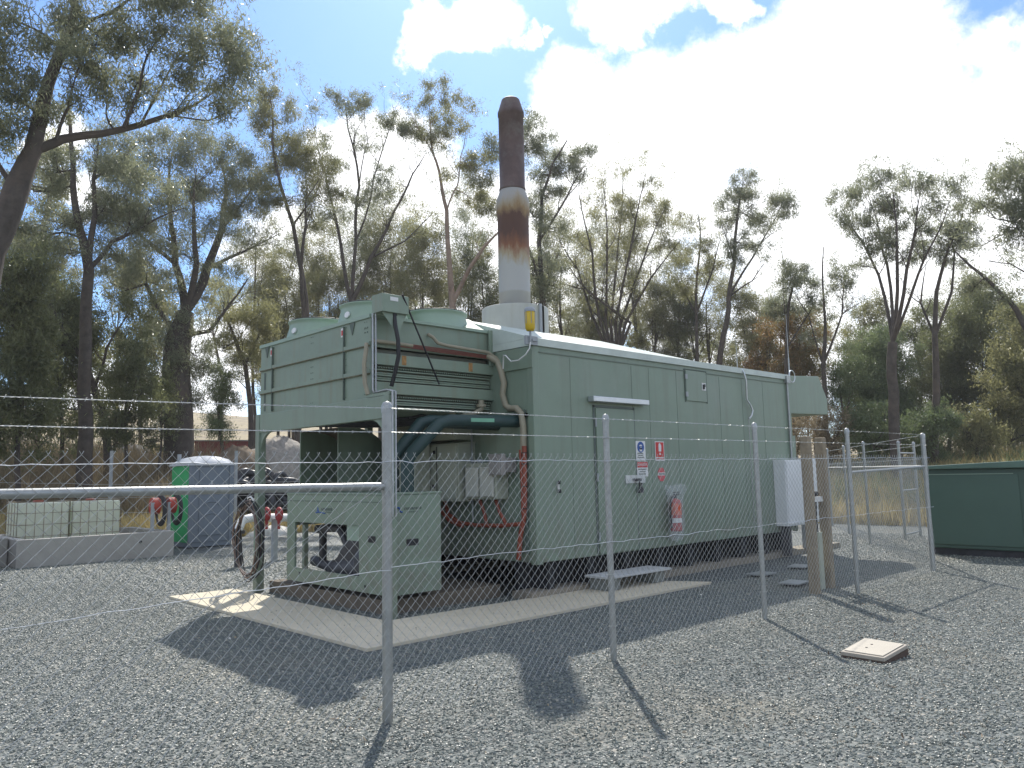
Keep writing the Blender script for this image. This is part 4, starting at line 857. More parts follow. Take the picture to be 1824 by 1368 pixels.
posts = [.68, 3.19, 5.60, 8.24, 10.66, 13.70]
for i, x in enumerate(posts):
    r_ = .036 if i in (1, 5) else .029
    yy = FY+(.1 if i == 5 else 0)
    b = MB(); b.cyl((x, yy, -.05), (x, yy, 2.17), r_, n=18); b.lathe((x, yy), [(r_+.004, 2.12), (r_+.004, 2.17), (r_*.8, 2.195), (0, 2.205)], 18); b.build('post', M_galv, fe)
b = MB()
for x in posts[1:]:
    yy = FY+(.1 if x > 13 else 0)
    for z in (.3, .75, 1.2, 1.76, 1.98, 2.14): b.tube([(x+.034*math.cos(a_), yy+.034*math.sin(a_), z+.004*math.sin(2*a_)) for a_ in np.linspace(0, 6.283, 13)[:-1]], .0028, 4, closed=True)
b.build('tie_wire', M_wire, fe)['kind'] = 'stuff'
b = MB(); chain(b, (.70, FY-.04), (13.40, FY-.04), .03, 1.815, .0785, .0019); b.build('chain_mesh', M_wire, fe, fix=False)
b = MB(); barbed(b, (-.5, FY-.045, 2.10), (3.19, FY-.045, 2.15), seed=1); barbed(b, (3.19, FY-.045, 2.15), (13.56, FY-.0, 2.165), seed=2, sag=0); barbed(b, (-.5, FY-.045, 1.965), (3.19, FY-.045, 1.98), seed=3); barbed(b, (3.19, FY-.045, 1.98), (13.56, FY-.0, 2.0), seed=4, sag=0)
b.build('barbed_wire', M_wire, fe)
b = MB(); wire(b, (-.5, FY-.048, 1.765), (3.19, FY-.048, 1.77), .0028, 40, .004, seed=5); wire(b, (3.19, FY-.048, 1.77), (13.56, FY-.03, 1.80), .0028, 110, .004, seed=6)
zb = [PY(x, y_, FY)[2] for x, y_ in ((10, 1068), (675, 1039))]
wire(b, (.7, FY-.048, .95), (3.19, FY-.048, 1.03), .0026, 26, .004, seed=7); wire(b, (3.19, FY-.048, 1.05), (13.56, FY-.03, 1.02), .0026, 90, .005, seed=8)
b.build('strand_wire', M_alu, fe)
b = MB(); b.tube([(3.17, FY, 1.60), (.68, FY, 1.62)], .027, 14); b.lathe((3.19, FY), [(.041, 1.56), (.041, 1.64)], 16); b.build('top_rail', M_galv, fe)
b = MB(); b.tube([(10.68, FY+.01, 1.60), (13.70, FY+.1, 1.66)], .019, 10); b.build('bracing_rail', M_galv, fe)
b = MB(); b.tube([(3.12, FY-.03, 1.60), (.7, FY-.03, .25)], .0025, 4); b.build('brace_wire', M_wire, fe)
ff = thing('rear_fence', 'farther chain link fence running from corner post toward dry grass', 'fence', (16, 6, 0))
A = np.array([13.70, 4.86]); Bp = np.array([17.8, 7.5]); dirn = (Bp-A)/np.linalg.norm(Bp-A); E = A+dirn*10.5
for q in (Bp, A+dirn*7.6, E):
    b = MB(); b.cyl((q[0], q[1], -.05), (q[0], q[1], 2.22), .029, n=14); b.lathe((q[0], q[1]), [(.033, 2.18), (.033, 2.22), (.02, 2.24), (0, 2.25)], 14); b.build('post', M_galv, ff)
b = MB(); chain(b, A+dirn*.05, E, .03, 1.8, .09, .0013); b.build('chain_mesh', M_wire, ff, fix=False)
b = MB()
for k, z in enumerate((2.16, 2.0, 1.78)): barbed(b, (*A, z), (*E, z), .0035, .2, 10+k, .0)
b.build('barbed_wire', M_wire, ff)
b = MB(); b.tube([(*A, 1.66), (*E, 1.68)], .02, 8); b.build('top_rail', M_galv, ff)
gt = thing('gate_leaf', 'open chain link gate leaf with three rails left of the dark green cabinet', 'gate', (19, 7.0, 0))
g0, g1 = G(1613, 962)[:2], G(1640, 955)[:2]
for q in (g0, g1):
    b = MB(); b.cyl((q[0], q[1], -.05), (q[0], q[1], 2.24), .032, n=14); b.lathe((q[0], q[1]), [(.036, 2.2), (.036, 2.24), (0, 2.27)], 14); b.build('post', M_galv, gt)
b = MB()
for z in (.12, 1.12, 1.98): b.tube([(*g0, z), (*g1, z)], .02, 8)
b.build('rail', M_galv, gt)
b = MB(); chain(b, g0, g1, .12, 1.78, .09, .0013, False); b.build('chain_mesh', M_wire, gt, fix=False)

# ------------------------------------------------------------------ dark green cabinet right
db = thing('dark_green_kiosk', 'large dark green steel kiosk with pale lid edge at the right', 'kiosk', (17, 3.5, 0))
b = MB(); b.box(16.2, 18.6, 1.2, 5.72, .13, 1.60); b.build('body', M_dgreen, db, .02)
b = MB(); b.box(16.27, 18.5, 1.25, 5.66, .0, .129); b.build('base', M_dark, db)
b = MB(); b.prism([(1.05, 1.66), (3.4, 1.75), (5.85, 1.66), (5.85, 1.602), (1.05, 1.602)], 'x', 16.08, 18.75); b.build('lid', mat('lid_green', (.10, .17, .13), .4), db, .012)
b = MB(); b.box(16.17, 16.198, 4.13, 5.64, .2, 1.50); b.box(16.17, 16.198, 2.4, 4.05, .2, 1.50); b.build('door', M_dgreen, db, .01)
b = MB(); b.box(16.155, 16.169, 4.2, 5.62, 1.495, 1.51); b.build('door_trim', M_lgreen, db)

# ------------------------------------------------------------------ trough, tanks, toilet and reels
tg = thing('concrete_trough', 'long low grey concrete bund wall holding the caged water tanks', 'bund', (5.3, 19.5, 0))
b = MB(); b.box(3.72, 6.83, 18.62, 18.80, -.03, .56); b.box(3.72, 6.83, 21.2, 21.38, -.03, .56); b.box(3.72, 3.90, 18.80, 21.2, -.03, .56); b.box(6.65, 6.83, 18.80, 21.2, -.03, .56); b.build('wall', M_conc, tg, .012)
MB().box(3.90, 6.65, 18.80, 21.2, -.02, .08).build('floor', M_conc, tg)
MB().cyl((6.1, 18.615, .36), (6.1, 18.60, .36), .03).build('drain_hole', M_black, tg)
tg2 = thing('concrete_block_wall', 'short darker concrete wall beyond the left end of bund', 'bund', (3, 20, 0)); b = MB(); b.box(.8, 3.70, 19.3, 19.5, -.03, .55); b.build('wall', M_conc, tg2, .012); b = MB(); b.box(.8, 3.70, 19.28, 19.52, .552, .58); b.build('coping', M_conc, tg2)
def tank(x0, x1, lab):
    t = thing('caged_water_tank', lab, 'water tank', ((x0+x1)/2, 20.4, .1), 'caged tanks in the bund'); y0, y1, z0, z1 = 19.85, 20.95, .30, 1.27
    MB().box(x0+.03, x1-.03, y0+.03, y1-.03, z0, z1).build('plastic_tank', M_ibc, t, .035)
    b = MB()
    for k in range(7):
        x = x0+.02+(x1-x0-.04)*k/6
        for y_ in (y0, y1): b.tube([(x, y_, z0-.05), (x, y_, z1+.02)], .008, 6)
    for k in range(5):
        y_ = y0+(y1-y0)*k/4
        for x in (x0+.02, x1-.02): b.tube([(x, y_, z0-.05), (x, y_, z1+.02)], .008, 6)
    for z in (z0-.02, z0+.25, z0+.5, z0+.75, z1+.02):
        b.tube([(x0+.02, y0, z), (x1-.02, y0, z), (x1-.02, y1, z), (x0+.02, y1, z)], .010, 6, closed=True)
    b.build('cage', mat('cage_wire', (.34, .29, .21), .6, metal=.2), t)
    MB().box(x0, x1, y0, y1, .09, .22).build('pallet', M_dark, t)
    MB().lathe(((x0+x1)/2, 20.4), [(.11, z1), (.11, z1+.05), (0, z1+.055)], 16).build('fill_cap', M_red, t)
tank(3.93, 4.995, 'left white plastic tank in a wire cage inside the bund'); tank(5.005, 6.07, 'right hand white plastic tank in a wire cage nearest the toilet')
for px, lab in ((271, 'left red hose reel on a short grey post by the bund'), (300, 'right red hose reel on a short post touching the green toilet')):
    p = PY(px, 940, 19.1); t = thing('hose_reel', lab, 'hose reel', (p[0], 19.1, .5), 'hose reels on posts')
    MB().box(p[0]-.035, p[0]+.035, 19.07, 19.13, .0, 1.20).build('post', M_steelp, t)
    b = MB(); b.lathe((0, 0), [(0, 0)], 4) if False else b.cyl((p[0]+.02, 19.25, 1.12), (p[0]+.18, 19.25, 1.12), .19, n=24); b.build('reel', mat('reel_red', (.40, .05, .03), .5), t)
    b = MB(); 
    for rr_ in (.25, .28, .31): b.tube([(p[0]+.22+.03*(rr_-.25)*10, 19.25+rr_*math.cos(a), 1.02+rr_*1.15*math.sin(a)) for a in np.linspace(0, 6.28, 24)[:-1]], .028, 6, closed=True)
    b.build('hose', M_black, t)
tx, ty = 7.72, 20.15
to = thing('portable_toilet', 'grey portable toilet with bright green side and white domed roof', 'portable toilet', (tx+.6, ty+.6, 0))
b = MB(); b.box(tx+.02, tx+1.14, ty+.02, ty+1.14, .02, .16); b.build('skid', M_gry_toilet, to, .01)
b = MB(); b.box(tx, tx+.018, ty+.03, ty+1.16, .14, 2.12); b.box(tx+1.14, tx+1.16, ty+.03, ty+1.16, .14, 2.12); b.box(tx+.02, tx+1.14, ty+1.14, ty+1.16, .14, 2.12); b.build('side_wall', M_grn_toilet, to)
b = MB(); b.box(tx+.0, tx+1.16, ty, ty+.028, .14, 2.12); fp = b.build('back_panel', M_gry_toilet, to, .008)
b = MB(); b.box(tx+.0, tx+.12, ty-.03, ty-.001, .14, 2.1); b.box(tx+1.04, tx+1.16, ty-.03, ty-.001, .14, 2.1); b.box(tx+.26, tx+.90, ty-.022, ty-.001, .3, 2.0); b.build('pressed_rib', M_gry_toilet, fp, .012)
b = MB()
for zc in (1.32, 1.05, .75): b.tube([(tx+.58+.19*math.cos(a), ty-.025, zc+.10*math.sin(a)) for a in np.linspace(0, math.pi, 12)], .018, 8)
b.build('moulded_arch', M_gry_toilet, fp)
MB().box(tx+.565, tx+.585, ty-.03, ty-.023, 1.58, 1.68).build('white_mark', M_sgnw, fp)
b = MB(); V = []; ns = 9
for i in range(ns):
    for j in range(ns):
        u, v = i/(ns-1), j/(ns-1); V.append((tx-.05+1.26*u, ty-.05+1.26*v, 2.13+.20*(1-(2*u-1)**2)**.6*(1-(2*v-1)**4)**.5))
b.add(V, [(i*ns+j, (i+1)*ns+j, (i+1)*ns+j+1, i*ns+j+1) for i in range(ns-1) for j in range(ns-1)], True); b.box(tx-.055, tx+1.215, ty-.055, ty+1.215, 2.07, 2.128); b.build('roof', mat('roof_plastic', (.52, .54, .56), .5), to)
MB().cyl((tx+.08, ty+.9, 2.1), (tx+.08, ty+.9, 2.38), .05).build('vent_pipe', M_steelp, to)

# white pipe with valve
wp = thing('white_gas_pipe', 'white bent pipe with red valve wheels behind the hanging cable coil', 'pipe', (8.6, 17.5, 0))
q0 = W(425, 972, 16.5); q1 = W(424, 945, 16.5); q2 = W(432, 926, 16.6); q3 = W(450, 922, 16.8); q4 = W(540, 922, 18.5)
q0[2] = -.02
b = MB(); b.tube([q1, q2, q3, q4], .085, 14); b.build('pipe_bend', M_sgnw, wp)
b = MB(); b.tube([q0, q1], .075, 14); b.cyl(q1-np.array([0, 0, .06]), q1, .13, n=18); b.build('flange', M_dark, wp)
for px in (475, 497):
    q = W(px, 916, 17.0); b = MB(); b.tube([(q[0], q[1]+.12*math.cos(a), q[2]+.12*math.sin(a)) for a in np.linspace(0, 6.28, 20)[:-1]], .03, 6, closed=True); b.box(q[0]-.02, q[0]+.02, q[1]-.12, q[1]+.12, q[2]-.02, q[2]+.02); b.cyl((q[0], q[1], q[2]-.3), (q[0], q[1], q[2]), .03); b.build('valve_wheel', mat('valve_red', (.32, .03, .03), .5), wp)
MB().box(q3[0]+.5, q3[0]+.6, q3[1]+.1, q3[1]+.2, -.02, q3[2]-.05).build('pipe_stand', M_steelp, wp)

# cable coil on the far cooler leg
cc_ = thing('hanging_cable_coil', 'oval coil of dark and brown cable hung round the left cooler leg', 'cable coil', (5.3, 11.35, .2))
for (mt, nl, sd_, nm) in ((M_black, 5, 1, 'black_cable'), (mat('brown_cable', (.17, .115, .09), .6, var=.15), 4, 2, 'brown_cable')):
    b = MB(); rg = np.random.default_rng(sd_)
    for k in range(nl):
        a_, b__ = rg.uniform(.36, .46), rg.uniform(.50, .60); cy_, cz_ = 11.38+rg.normal(0, .02), .80+rg.normal(0, .025); xo = 5.30-.02*rg.random()*4; ph = rg.uniform(0, 6)
        P_ = []
        for t_ in range(30):
            a = 2*math.pi*t_/30; sgn = math.sin(a)
            P_.append((xo+.03*math.sin(2*a+ph), cy_+a_*math.cos(a)*(1-.35*max(sgn, 0)**2), cz_+b__*sgn))
        b.tube(P_, .010, 6, closed=True)
    b.build(nm, mt, cc_)
b = MB(); b.tube([(5.28, 11.45, 1.33), (5.25, 11.40, 1.40), (5.25, 11.3, 1.42), (5.27, 11.24, 1.36)], .014, 6); b.build('cable_end', M_sgnw, cc_)

# kerb behind yard seen through the chiller
kb = thing('concrete_kerb', 'pale low concrete kerb across the back of the gravel yard', 'kerb', (14, 18, 0)); p0 = G(470, 952); p1 = G(690, 935)
u = p1-p0; MB().obox(((p0+p1)/2)[0:3]+np.array([0, 0, .07]), (float(np.linalg.norm(u)), .22, .16), math.atan2(u[1], u[0])).build('edge', M_path, kb, .01)
u2 = np.array([-u[1], u[0], 0])/np.linalg.norm(u); MB().obox(((p0+p1)/2)[0:3]+u2*.45+np.array([0, 0, .05]), (float(np.linalg.norm(u)), .6, .12), math.atan2(u[1], u[0])).build('apron', M_conc, kb)

# ------------------------------------------------------------------ background left: container, mound, tyres, wire fence
rcn = thing('red_shipping_container', 'weathered red shipping container among the trees beyond the toilet', 'container', tuple(W(398, 797, 46)))
p = W(398, 797, 46); p[2] = HZ(p); rcn.location = p
a = R(-22)
b = MB(); b.obox((p[0], p[1], p[2]+.55), (2.9, 2.2, 1.25), a); b.build('body', M_rust, rcn)
b = MB()
for k in range(14):
    q = Vector((p[0], p[1], p[2]+.55))+Matrix.Rotation(a, 3, 'Z') @ Vector((-1.35+k*.21, -1.12, 0)); b.obox(q, (.10, .05, 1.15), a)
b.build('corrugation', M_rust, rcn)
b = MB(); q = Vector((p[0], p[1], p[2]+1.2))+Matrix.Rotation(a, 3, 'Z') @ Vector((0, 0, 0)); b.obox(q, (3.0, 2.3, .06), a); b.build('roof', M_conc, rcn)
def blobmesh(name, c, rx, ry, rz, material, seed, rough_=.12):
    rg = np.random.default_rng(seed); n, k = 40, 20; V = []
    ph = rg.uniform(0, 6, 8)
    for i in range(n):
        for j in range(k+1):
            a = 2*math.pi*i/n; t = j/k; r_ = math.sin(t*math.pi/2)
            w = 1+rough_*(math.sin(3*a+ph[0])+.6*math.sin(5*a+ph[1]+t*4)+.4*math.sin(11*a+ph[2]-t*9)+.3*math.sin(19*a+t*15+ph[3]))*t
            V.append((c[0]+rx*r_*w*math.cos(a), c[1]+ry*r_*w*math.sin(a), c[2]+rz*(math.cos(t*math.pi/2)**.9)*(1+.02*rg.normal())-.05))
    F = [(i*(k+1)+j, i*(k+1)+j+1, ((i+1) % n)*(k+1)+j+1, ((i+1) % n)*(k+1)+j) for i in range(n) for j in range(k)]
    return MB().add(V, F, True).build(name, material)
p = W(500, 830, 34); z = HZ(p); tag(blobmesh('rock_pile', (p[0], p[1], z-.2), 1.9, 1.5, W(500, 780, 34)[2]-z+.25, M_mound, 4), 'rounded grey heap of crushed rock behind the tyres', 'rock pile')
p = W(590, 830, 36); z = HZ(p); tag(blobmesh('rock_pile', (p[0], p[1], z-.2), 1.7, 1.5, 2.0, M_mound, 5), 'second rock heap mostly hidden behind the curved air duct', 'rock pile')
p = W(425, 825, 33); z = HZ(p); tag(blobmesh('earth_pile', (p[0], p[1], z-.2), 1.6, 1.3, W(425, 795, 33)[2]-z+.2, mat('brown_earth', (.17, .13, .09), .95, var=.3, bump=.6, bscale=9), 6), 'brown earth heap left of the grey rock pile', 'earth pile')
def tyre_mesh():
    b = MB(); prof_ = [(.22, -.08), (.24, -.105), (.33, -.11), (.37, -.085), (.38, 0), (.37, .085), (.33, .11), (.24, .105), (.22, .08), (.25, .06), (.25, -.06), (.22, -.08)]
    b.lathe((0, 0), prof_, 22); return b.build('old_tyre', M_tyre)
ty0 = None; rg = np.random.default_rng(12); cnt = 0
for row in range(5):
    for k in range(13-row):
        px = 408+k*10.8+row*4+rg.uniform(-2, 2); D = 27.5+rg.uniform(-.5, .9)+row*.3
        p = W(px, 860, D); z = HZ(p)+.20+row*.33+rg.uniform(-.04, .05)
        if ty0 is None: o = tyre_mesh(); ty0 = o
        else: o = ty0.copy(); C.objects.link(o)
        o.location = (p[0], p[1], z+.05); flat = rg.random() < .45
        o.rotation_euler = (rg.uniform(-.3, .3) if flat else R(90)+rg.uniform(-.4, .4), rg.uniform(-.3, .3), rg.uniform(0, 3.14) if flat else R(-22)+rg.uniform(-.8, .8))
        s_ = rg.uniform(.85, 1.25); o.scale = (s_, s_, s_)
        tag(o, 'worn black tyre in the dark heap behind the portable toilet and cooler leg', 'tyre', 'old tyres in the heap')
sf = thing('steel_post_fence', 'thin grey steel post fence line crossing the scrub behind the tanks', 'fence', (8, 30, 0)); 
P3 = []
for px in (-40, 197, 420, 640):
    p = W(px, 860, 26.5); z = HZ(p); P3.append((p[0], p[1], z)); b = MB(); tz = W(px, 803, 26.5)[2]; b.cyl((p[0], p[1], z-.1), (p[0], p[1], tz), .05, n=10); b.build('post', M_steelp, sf)
b = MB()
for zz_ in (.3, .75, 1.2, 1.6):
    for q0_, q1_ in zip(P3[:-1], P3[1:]): wire(b, (q0_[0], q0_[1], q0_[2]+zz_), (q1_[0], q1_[1], q1_[2]+zz_), .006, 10, .01)
b.build('wire', M_wire, sf)
for i, (px, py_, D, s_, lab) in enumerate(((228, 775, 40, 1.2, 'large grey boulder at the foot of the left gum trees'), (258, 790, 38, .8, 'smaller dark boulder right of the large grey boulder'), (1790, 790, 40, .7, 'low grey boulder under trees at the far right'))):
    p = W(px, py_+20, D); tag(blobmesh('boulder', (p[0], p[1], HZ(p)-.1), s_, s_*.8, s_*.75, M_rock, 20+i, .1), lab, 'boulder')
p = W(487, 884, 25.5); z = HZ(p); t = blobmesh('pale_rubble', (p[0], p[1], z-.05), .75, .5, .38, mat('limestone', (.55, .53, .48), .9, var=.2, scale=4, bump=.5, bscale=12), 31, .2); tag(t, 'pale limestone rubble heap on the dry grass behind the coil', 'rubble')

# ------------------------------------------------------------------ vegetation
def leaves(centers, sig, n_per, L_, w_, droop=.6, flat=.7, rg=rng):
    centers = np.asarray(centers, float); N = len(centers)*n_per
    c = np.repeat(centers, n_per, 0)+rg.normal(0, 1, (N, 3))*np.array([sig, sig, sig*flat])*rg.uniform(.5, 1.3, (N, 1))
    d = rg.normal(0, 1, (N, 3)); d /= np.linalg.norm(d, axis=1, keepdims=True); d[:, 2] -= droop; d /= np.linalg.norm(d, axis=1, keepdims=True)
    s = rg.normal(0, 1, (N, 3)); s -= d*(s*d).sum(1, keepdims=True); s /= np.linalg.norm(s, axis=1, keepdims=True)
    l = (L_*rg.uniform(.6, 1.3, (N, 1)))/2; w = (w_*rg.uniform(.7, 1.3, (N, 1)))/2
    V = np.stack([c-d*l, c+s*w, c+d*l, c-s*w], 1).reshape(-1, 3); F = np.arange(4*N).reshape(N, 4)
    return V, F
def bez(p0, p1, k, wob, rg, arch=0.0):
    p0 = np.array(p0); p1 = np.array(p1); L_ = np.linalg.norm(p1-p0); out = []
    off = rg.normal(0, wob*L_, 3)
    for i in range(k+1):
        t = i/k; q = p0*(1-t)+p1*t+off*math.sin(math.pi*t); q[2] += arch*L_*math.sin(math.pi*t); out.append(q)
    return out
LEAFK = 1250
class Tree:
    def __init__(s, seed): s.rg = np.random.default_rng(seed); s.wood = MB(); s.pts = []; s.cl = []; s.V = []; s.F = []; s.nv = 0
    def limb(s, P, r):
        s.wood.tube(P, r, 7 if max(r) > .06 else 4, cap=False)
        P = [np.array(p) for p in P]
        for a, b_, ra, rb in zip(P[:-1], P[1:], r[:-1], r[1:]):
            k = max(2, int(np.linalg.norm(b_-a)/.4))
            for i in range(k): t = i/k; s.pts.append((*(a*(1-t)+b_*t), ra*(1-t)+rb*t))
    def blob(s, c, rx, rz, dens=1.0, leaf=(.18, .027), ry=None, sub=None, bare=0):
        rg = s.rg; c = np.array(c, float); ry = rx if ry is None else ry
        P = np.array(s.pts); d = P[:, :3]-c; sc_ = np.linalg.norm(d, axis=1)+np.where(P[:, 2] > c[2]+.3, 3.0, 0)+np.abs(d[:, 2])*-.12
        o = P[np.argmin(sc_)]; r0 = min(o[3]*.6, .012+.018*rx+.01)
        br = bez(o[:3], c-np.array([0, 0, rz*.3]), 5, .07, rg, .04)
        if np.linalg.norm(o[:3]-c) > .4: s.wood.tube(br, list(np.linspace(r0, r0*.55, 6)), 4, cap=False)
        nsub = sub or max(8, int(7.0*(rx*ry*rz)**(1/1.5)*1.5*dens**.5+3))
        q = rg.normal(0, 1, (nsub, 3)); q /= np.linalg.norm(q, axis=1, keepdims=True); q *= rg.uniform(.35, 1, (nsub, 1))**.5
        q *= rg.uniform(.75, 1.45, (nsub, 1)); q[:, 2] = np.where(q[:, 2] < 0, q[:, 2]*.8, q[:, 2])*rg.uniform(.9, 1.35)
        cen = c+q*np.array([rx, ry, rz])*.92
        for p in cen:
            st_ = br[rg.integers(2, 6)] if len(br) > 5 else c
            s.wood.tube(bez(st_, p, 3, .10, rg, .03), [r0*.5, r0*.4, r0*.28, r0*.15], 3, cap=False)
        if bare < 1:
            tot = dens*math.pi*rx*rz*(.006/(leaf[0]*leaf[1]))*LEAFK
            npr = max(6, int(tot/nsub))
            V, F = leaves(cen, max(.13, min(.32, .20*(rx*ry*rz)**(1/3)+.06)), npr, leaf[0], leaf[1], .9, .9, rg)
            s.V.append(V); s.F.append(F+s.nv); s.nv += len(V)
    def finish(s, base, name, label, group, leafmat, bark, cat='tree'):
        t = thing(name, label, cat, tuple(base), group)
        s.wood.build('trunk', bark, t, fix=False)
        if s.V: np_mesh('crown', np.concatenate(s.V), np.concatenate(s.F), leafmat, False, t)
        return t
def px_tree(seed, D, limbs, blobs, label, leafmat=None, bark=None, name='gum_tree', group='gum trees behind the yard', leaf=(.18, .027), depth=1.0, cat='tree', tw=1, puff=.55):
    T = Tree(seed); rg = T.rg; k = D/FPX; base = None
    memo = {}; PL = []
    for L_ in limbs:
        P = []; r = []
        dd0 = memo.get(L_[0][:2]); 
        dd = 0.0 if dd0 is None else dd0
        slope = rg.uniform(-1, 1)*.35*depth if dd0 is not None else rg.uniform(-.05, .05)
        if base is None: slope = rg.uniform(-.03, .03)
        prev = L_[0]
        for i, (x, y_, w) in enumerate(L_):
            if i > 0: dd += slope*math.hypot(x-prev[0], y_-prev[1])*k
            prev = (x, y_)
            memo[(x, y_)] = dd; P.append(W(x, y_, D+dd)); r.append(max(w*k/2*(.84 if w > 40 else .68), .008))
        if w <= 7 and L_ is not limbs[0]: r[-1] = .012
        if base is None:
            base = np.array(P[0]); gz = HZ(base)
            if P[0][2] > gz: P.insert(0, np.array([P[0][0], P[0][1], gz-.1])); r.insert(0, r[0]*1.15)
            base[2] = gz
        PP = [P[0]]; rr_ = [r[0]]
        for i in range(1, len(P)):
            q = bez(P[i-1], P[i], 3, .025, rg)
            PP += q[1:]; rr_ += [r[i-1]+(r[i]-r[i-1])*t/3 for t in (1, 2, 3)]
        T.limb(PP, rr_); PL.append((PP, rr_))
    cens = []
    for PP, rr_ in PL[1:] if len(PL) > 2 else PL:
        Lg = sum(np.linalg.norm(b_-a_) for a_, b_ in zip(PP[:-1], PP[1:])); m_ = len(PP)
        for q in range(int(min(9, 2+Lg*.9))*tw):
            i = int(m_*rg.uniform(.35, .98)); i = min(max(i, 1), m_-1); d = PP[i]-PP[i-1]; d = d/(np.linalg.norm(d)+1e-6)
            v = rg.normal(0, 1, 3); v[2] = abs(v[2])*.3; dr = d*.7+v*.65+np.array([0, 0, .45]); dr /= np.linalg.norm(dr)
            ln = rg.uniform(.5, 1.45)*min(1.3, .5+Lg*.15); e = PP[i]+dr*ln; r0 = min(.028, rr_[i]*.6)
            br = bez(PP[i], e, 4, .07, rg, -.04); T.limb(br, list(np.linspace(r0, r0*.3, 5)))
            for _ in range(3):
                j = rg.integers(1, 5); v = rg.normal(0, 1, 3); v[2] = abs(v[2]); f = dr*.8+v*.6; f /= np.linalg.norm(f); l2 = rg.uniform(.3, .9)
                T.wood.tube(bez(br[j], br[j]+f*l2, 2, .08, rg), [r0*.45, r0*.3, r0*.15], 3, cap=False)
                if rg.random() < puff: cens.append(br[j]+f*l2)
            if rg.random() < puff: cens.append(e)
    if cens:
        V, F = leaves(cens, .17, int(34*(.006/(leaf[0]*leaf[1]))**.5), leaf[0], leaf[1], .6, .8, rg); T.V.append(V); T.F.append(F+T.nv); T.nv += len(V)
    for bl in blobs:
        x, y_, rx, ry = bl[:4]; dens = bl[4] if len(bl) > 4 else 1.0
        T.blob(W(x, y_, D+rg.uniform(-.8, .8)*min(rx*k*1.2, 2.0)*depth), rx*k, ry*k, dens, leaf, ry=max(rx, ry)*k, bare=1 if dens <= 0 else 0)
    return T.finish(base, name, label, group, leafmat or M_leafA, bark or M_bark)
#TREES
def scatter_leaf(rg, x0, x1, y0, y1, n, r0, r1):
    return [(rg.uniform(x0, x1), rg.uniform(y0, y1), rg.uniform(r0, r1), rg.uniform(r0, r1)*.7) for _ in range(n)]
S = np.random.default_rng(99)
# T1 near left gum with the long horizontal bough
px_tree(1, 19, [[(-75, 800, 60), (-50, 600, 54), (-18, 450, 48), (28, 340, 44), (58, 268, 38), (85, 150, 28), (122, 60, 22), (133, 0, 18), (150, -120, 12), (170, -220, 6)],
    [(58, 268, 24), (110, 248, 22), (180, 238, 18), (250, 222, 15), (300, 205, 11), (345, 188, 7), (400, 150, 4)],
    [(220, 227, 9), (250, 150, 7), (262, 100, 5), (300, 50, 3)], [(100, 248, 8), (122, 190, 6), (140, 120, 4)], [(250, 222, 8), (310, 110, 5), (380, 70, 3)], [(28, 340, 14), (-40, 240, 9), (-90, 160, 5)], [(122, 60, 10), (200, 20, 7), (300, -40, 4)], [(300, 205, 6), (370, 215, 4), (420, 190, 3)], [(150, -120, 8), (260, -160, 4)]],
    [(40, 100, 70, 38), (20, 160, 50, 30), (110, 110, 55, 35), (150, 40, 60, 35), (190, 70, 55, 35), (210, 120, 55, 25), (265, 60, 50, 35), (310, 40, 45, 30), (330, 90, 50, 30), (390, 80, 60, 32), (430, 95, 40, 25), (420, 130, 45, 22), (360, 140, 50, 25), (290, 150, 50, 22), (310, 190, 35, 14, .7), (390, 185, 45, 16), (430, 180, 25, 12), (200, 170, 40, 22), (120, 180, 45, 25), (60, 200, 40, 22), (-30, 230, 50, 40), (250, -20, 70, 35), (340, -20, 60, 30), (150, -60, 70, 40), (220, -130, 80, 50), (160, -200, 70, 40), (340, 10, 40, 20), (20, 30, 40, 20, .5), (450, 70, 15, 15, .8), (240, 200, 30, 12, .5)],
    'tall near gum at far left with a long bough arching right', M_leafA, M_bark, leaf=(.15, .024))
px_tree(2, 30, [[(150, 812, 34), (148, 700, 30), (152, 560, 26), (158, 480, 24), (140, 400, 17), (130, 330, 14), (126, 250, 10), (120, 180, 6)],
    [(158, 480, 16), (168, 390, 13), (166, 320, 9), (176, 250, 5)], [(158, 480, 12), (200, 430, 9), (260, 400, 6), (330, 370, 3)], [(166, 320, 6), (210, 290, 4), (250, 250, 3)]],
    [(60, 330, 45, 35), (100, 300, 40, 25), (190, 280, 45, 30), (220, 330, 50, 35), (170, 370, 40, 25), (240, 400, 45, 25), (100, 400, 45, 30), (60, 430, 45, 35), (130, 450, 40, 20, .7), (210, 460, 45, 25, .7), (290, 350, 40, 25), (200, 240, 40, 20)],
    'dark upright gum with a forked trunk behind the near left tree', M_leafA, leaf=(.18, .027))
px_tree(3, 33, [[(192, 805, 20), (185, 740, 18), (168, 690, 15), (152, 645, 12), (120, 600, 8), (90, 540, 5)], [(168, 690, 8), (190, 620, 6), (230, 560, 4)]],
    [(90, 560, 55, 40), (140, 600, 45, 30), (60, 620, 50, 40), (230, 560, 40, 30)], 'leaning dark tree with curved trunk beside the forked gum', M_leafC, leaf=(.17, .03))
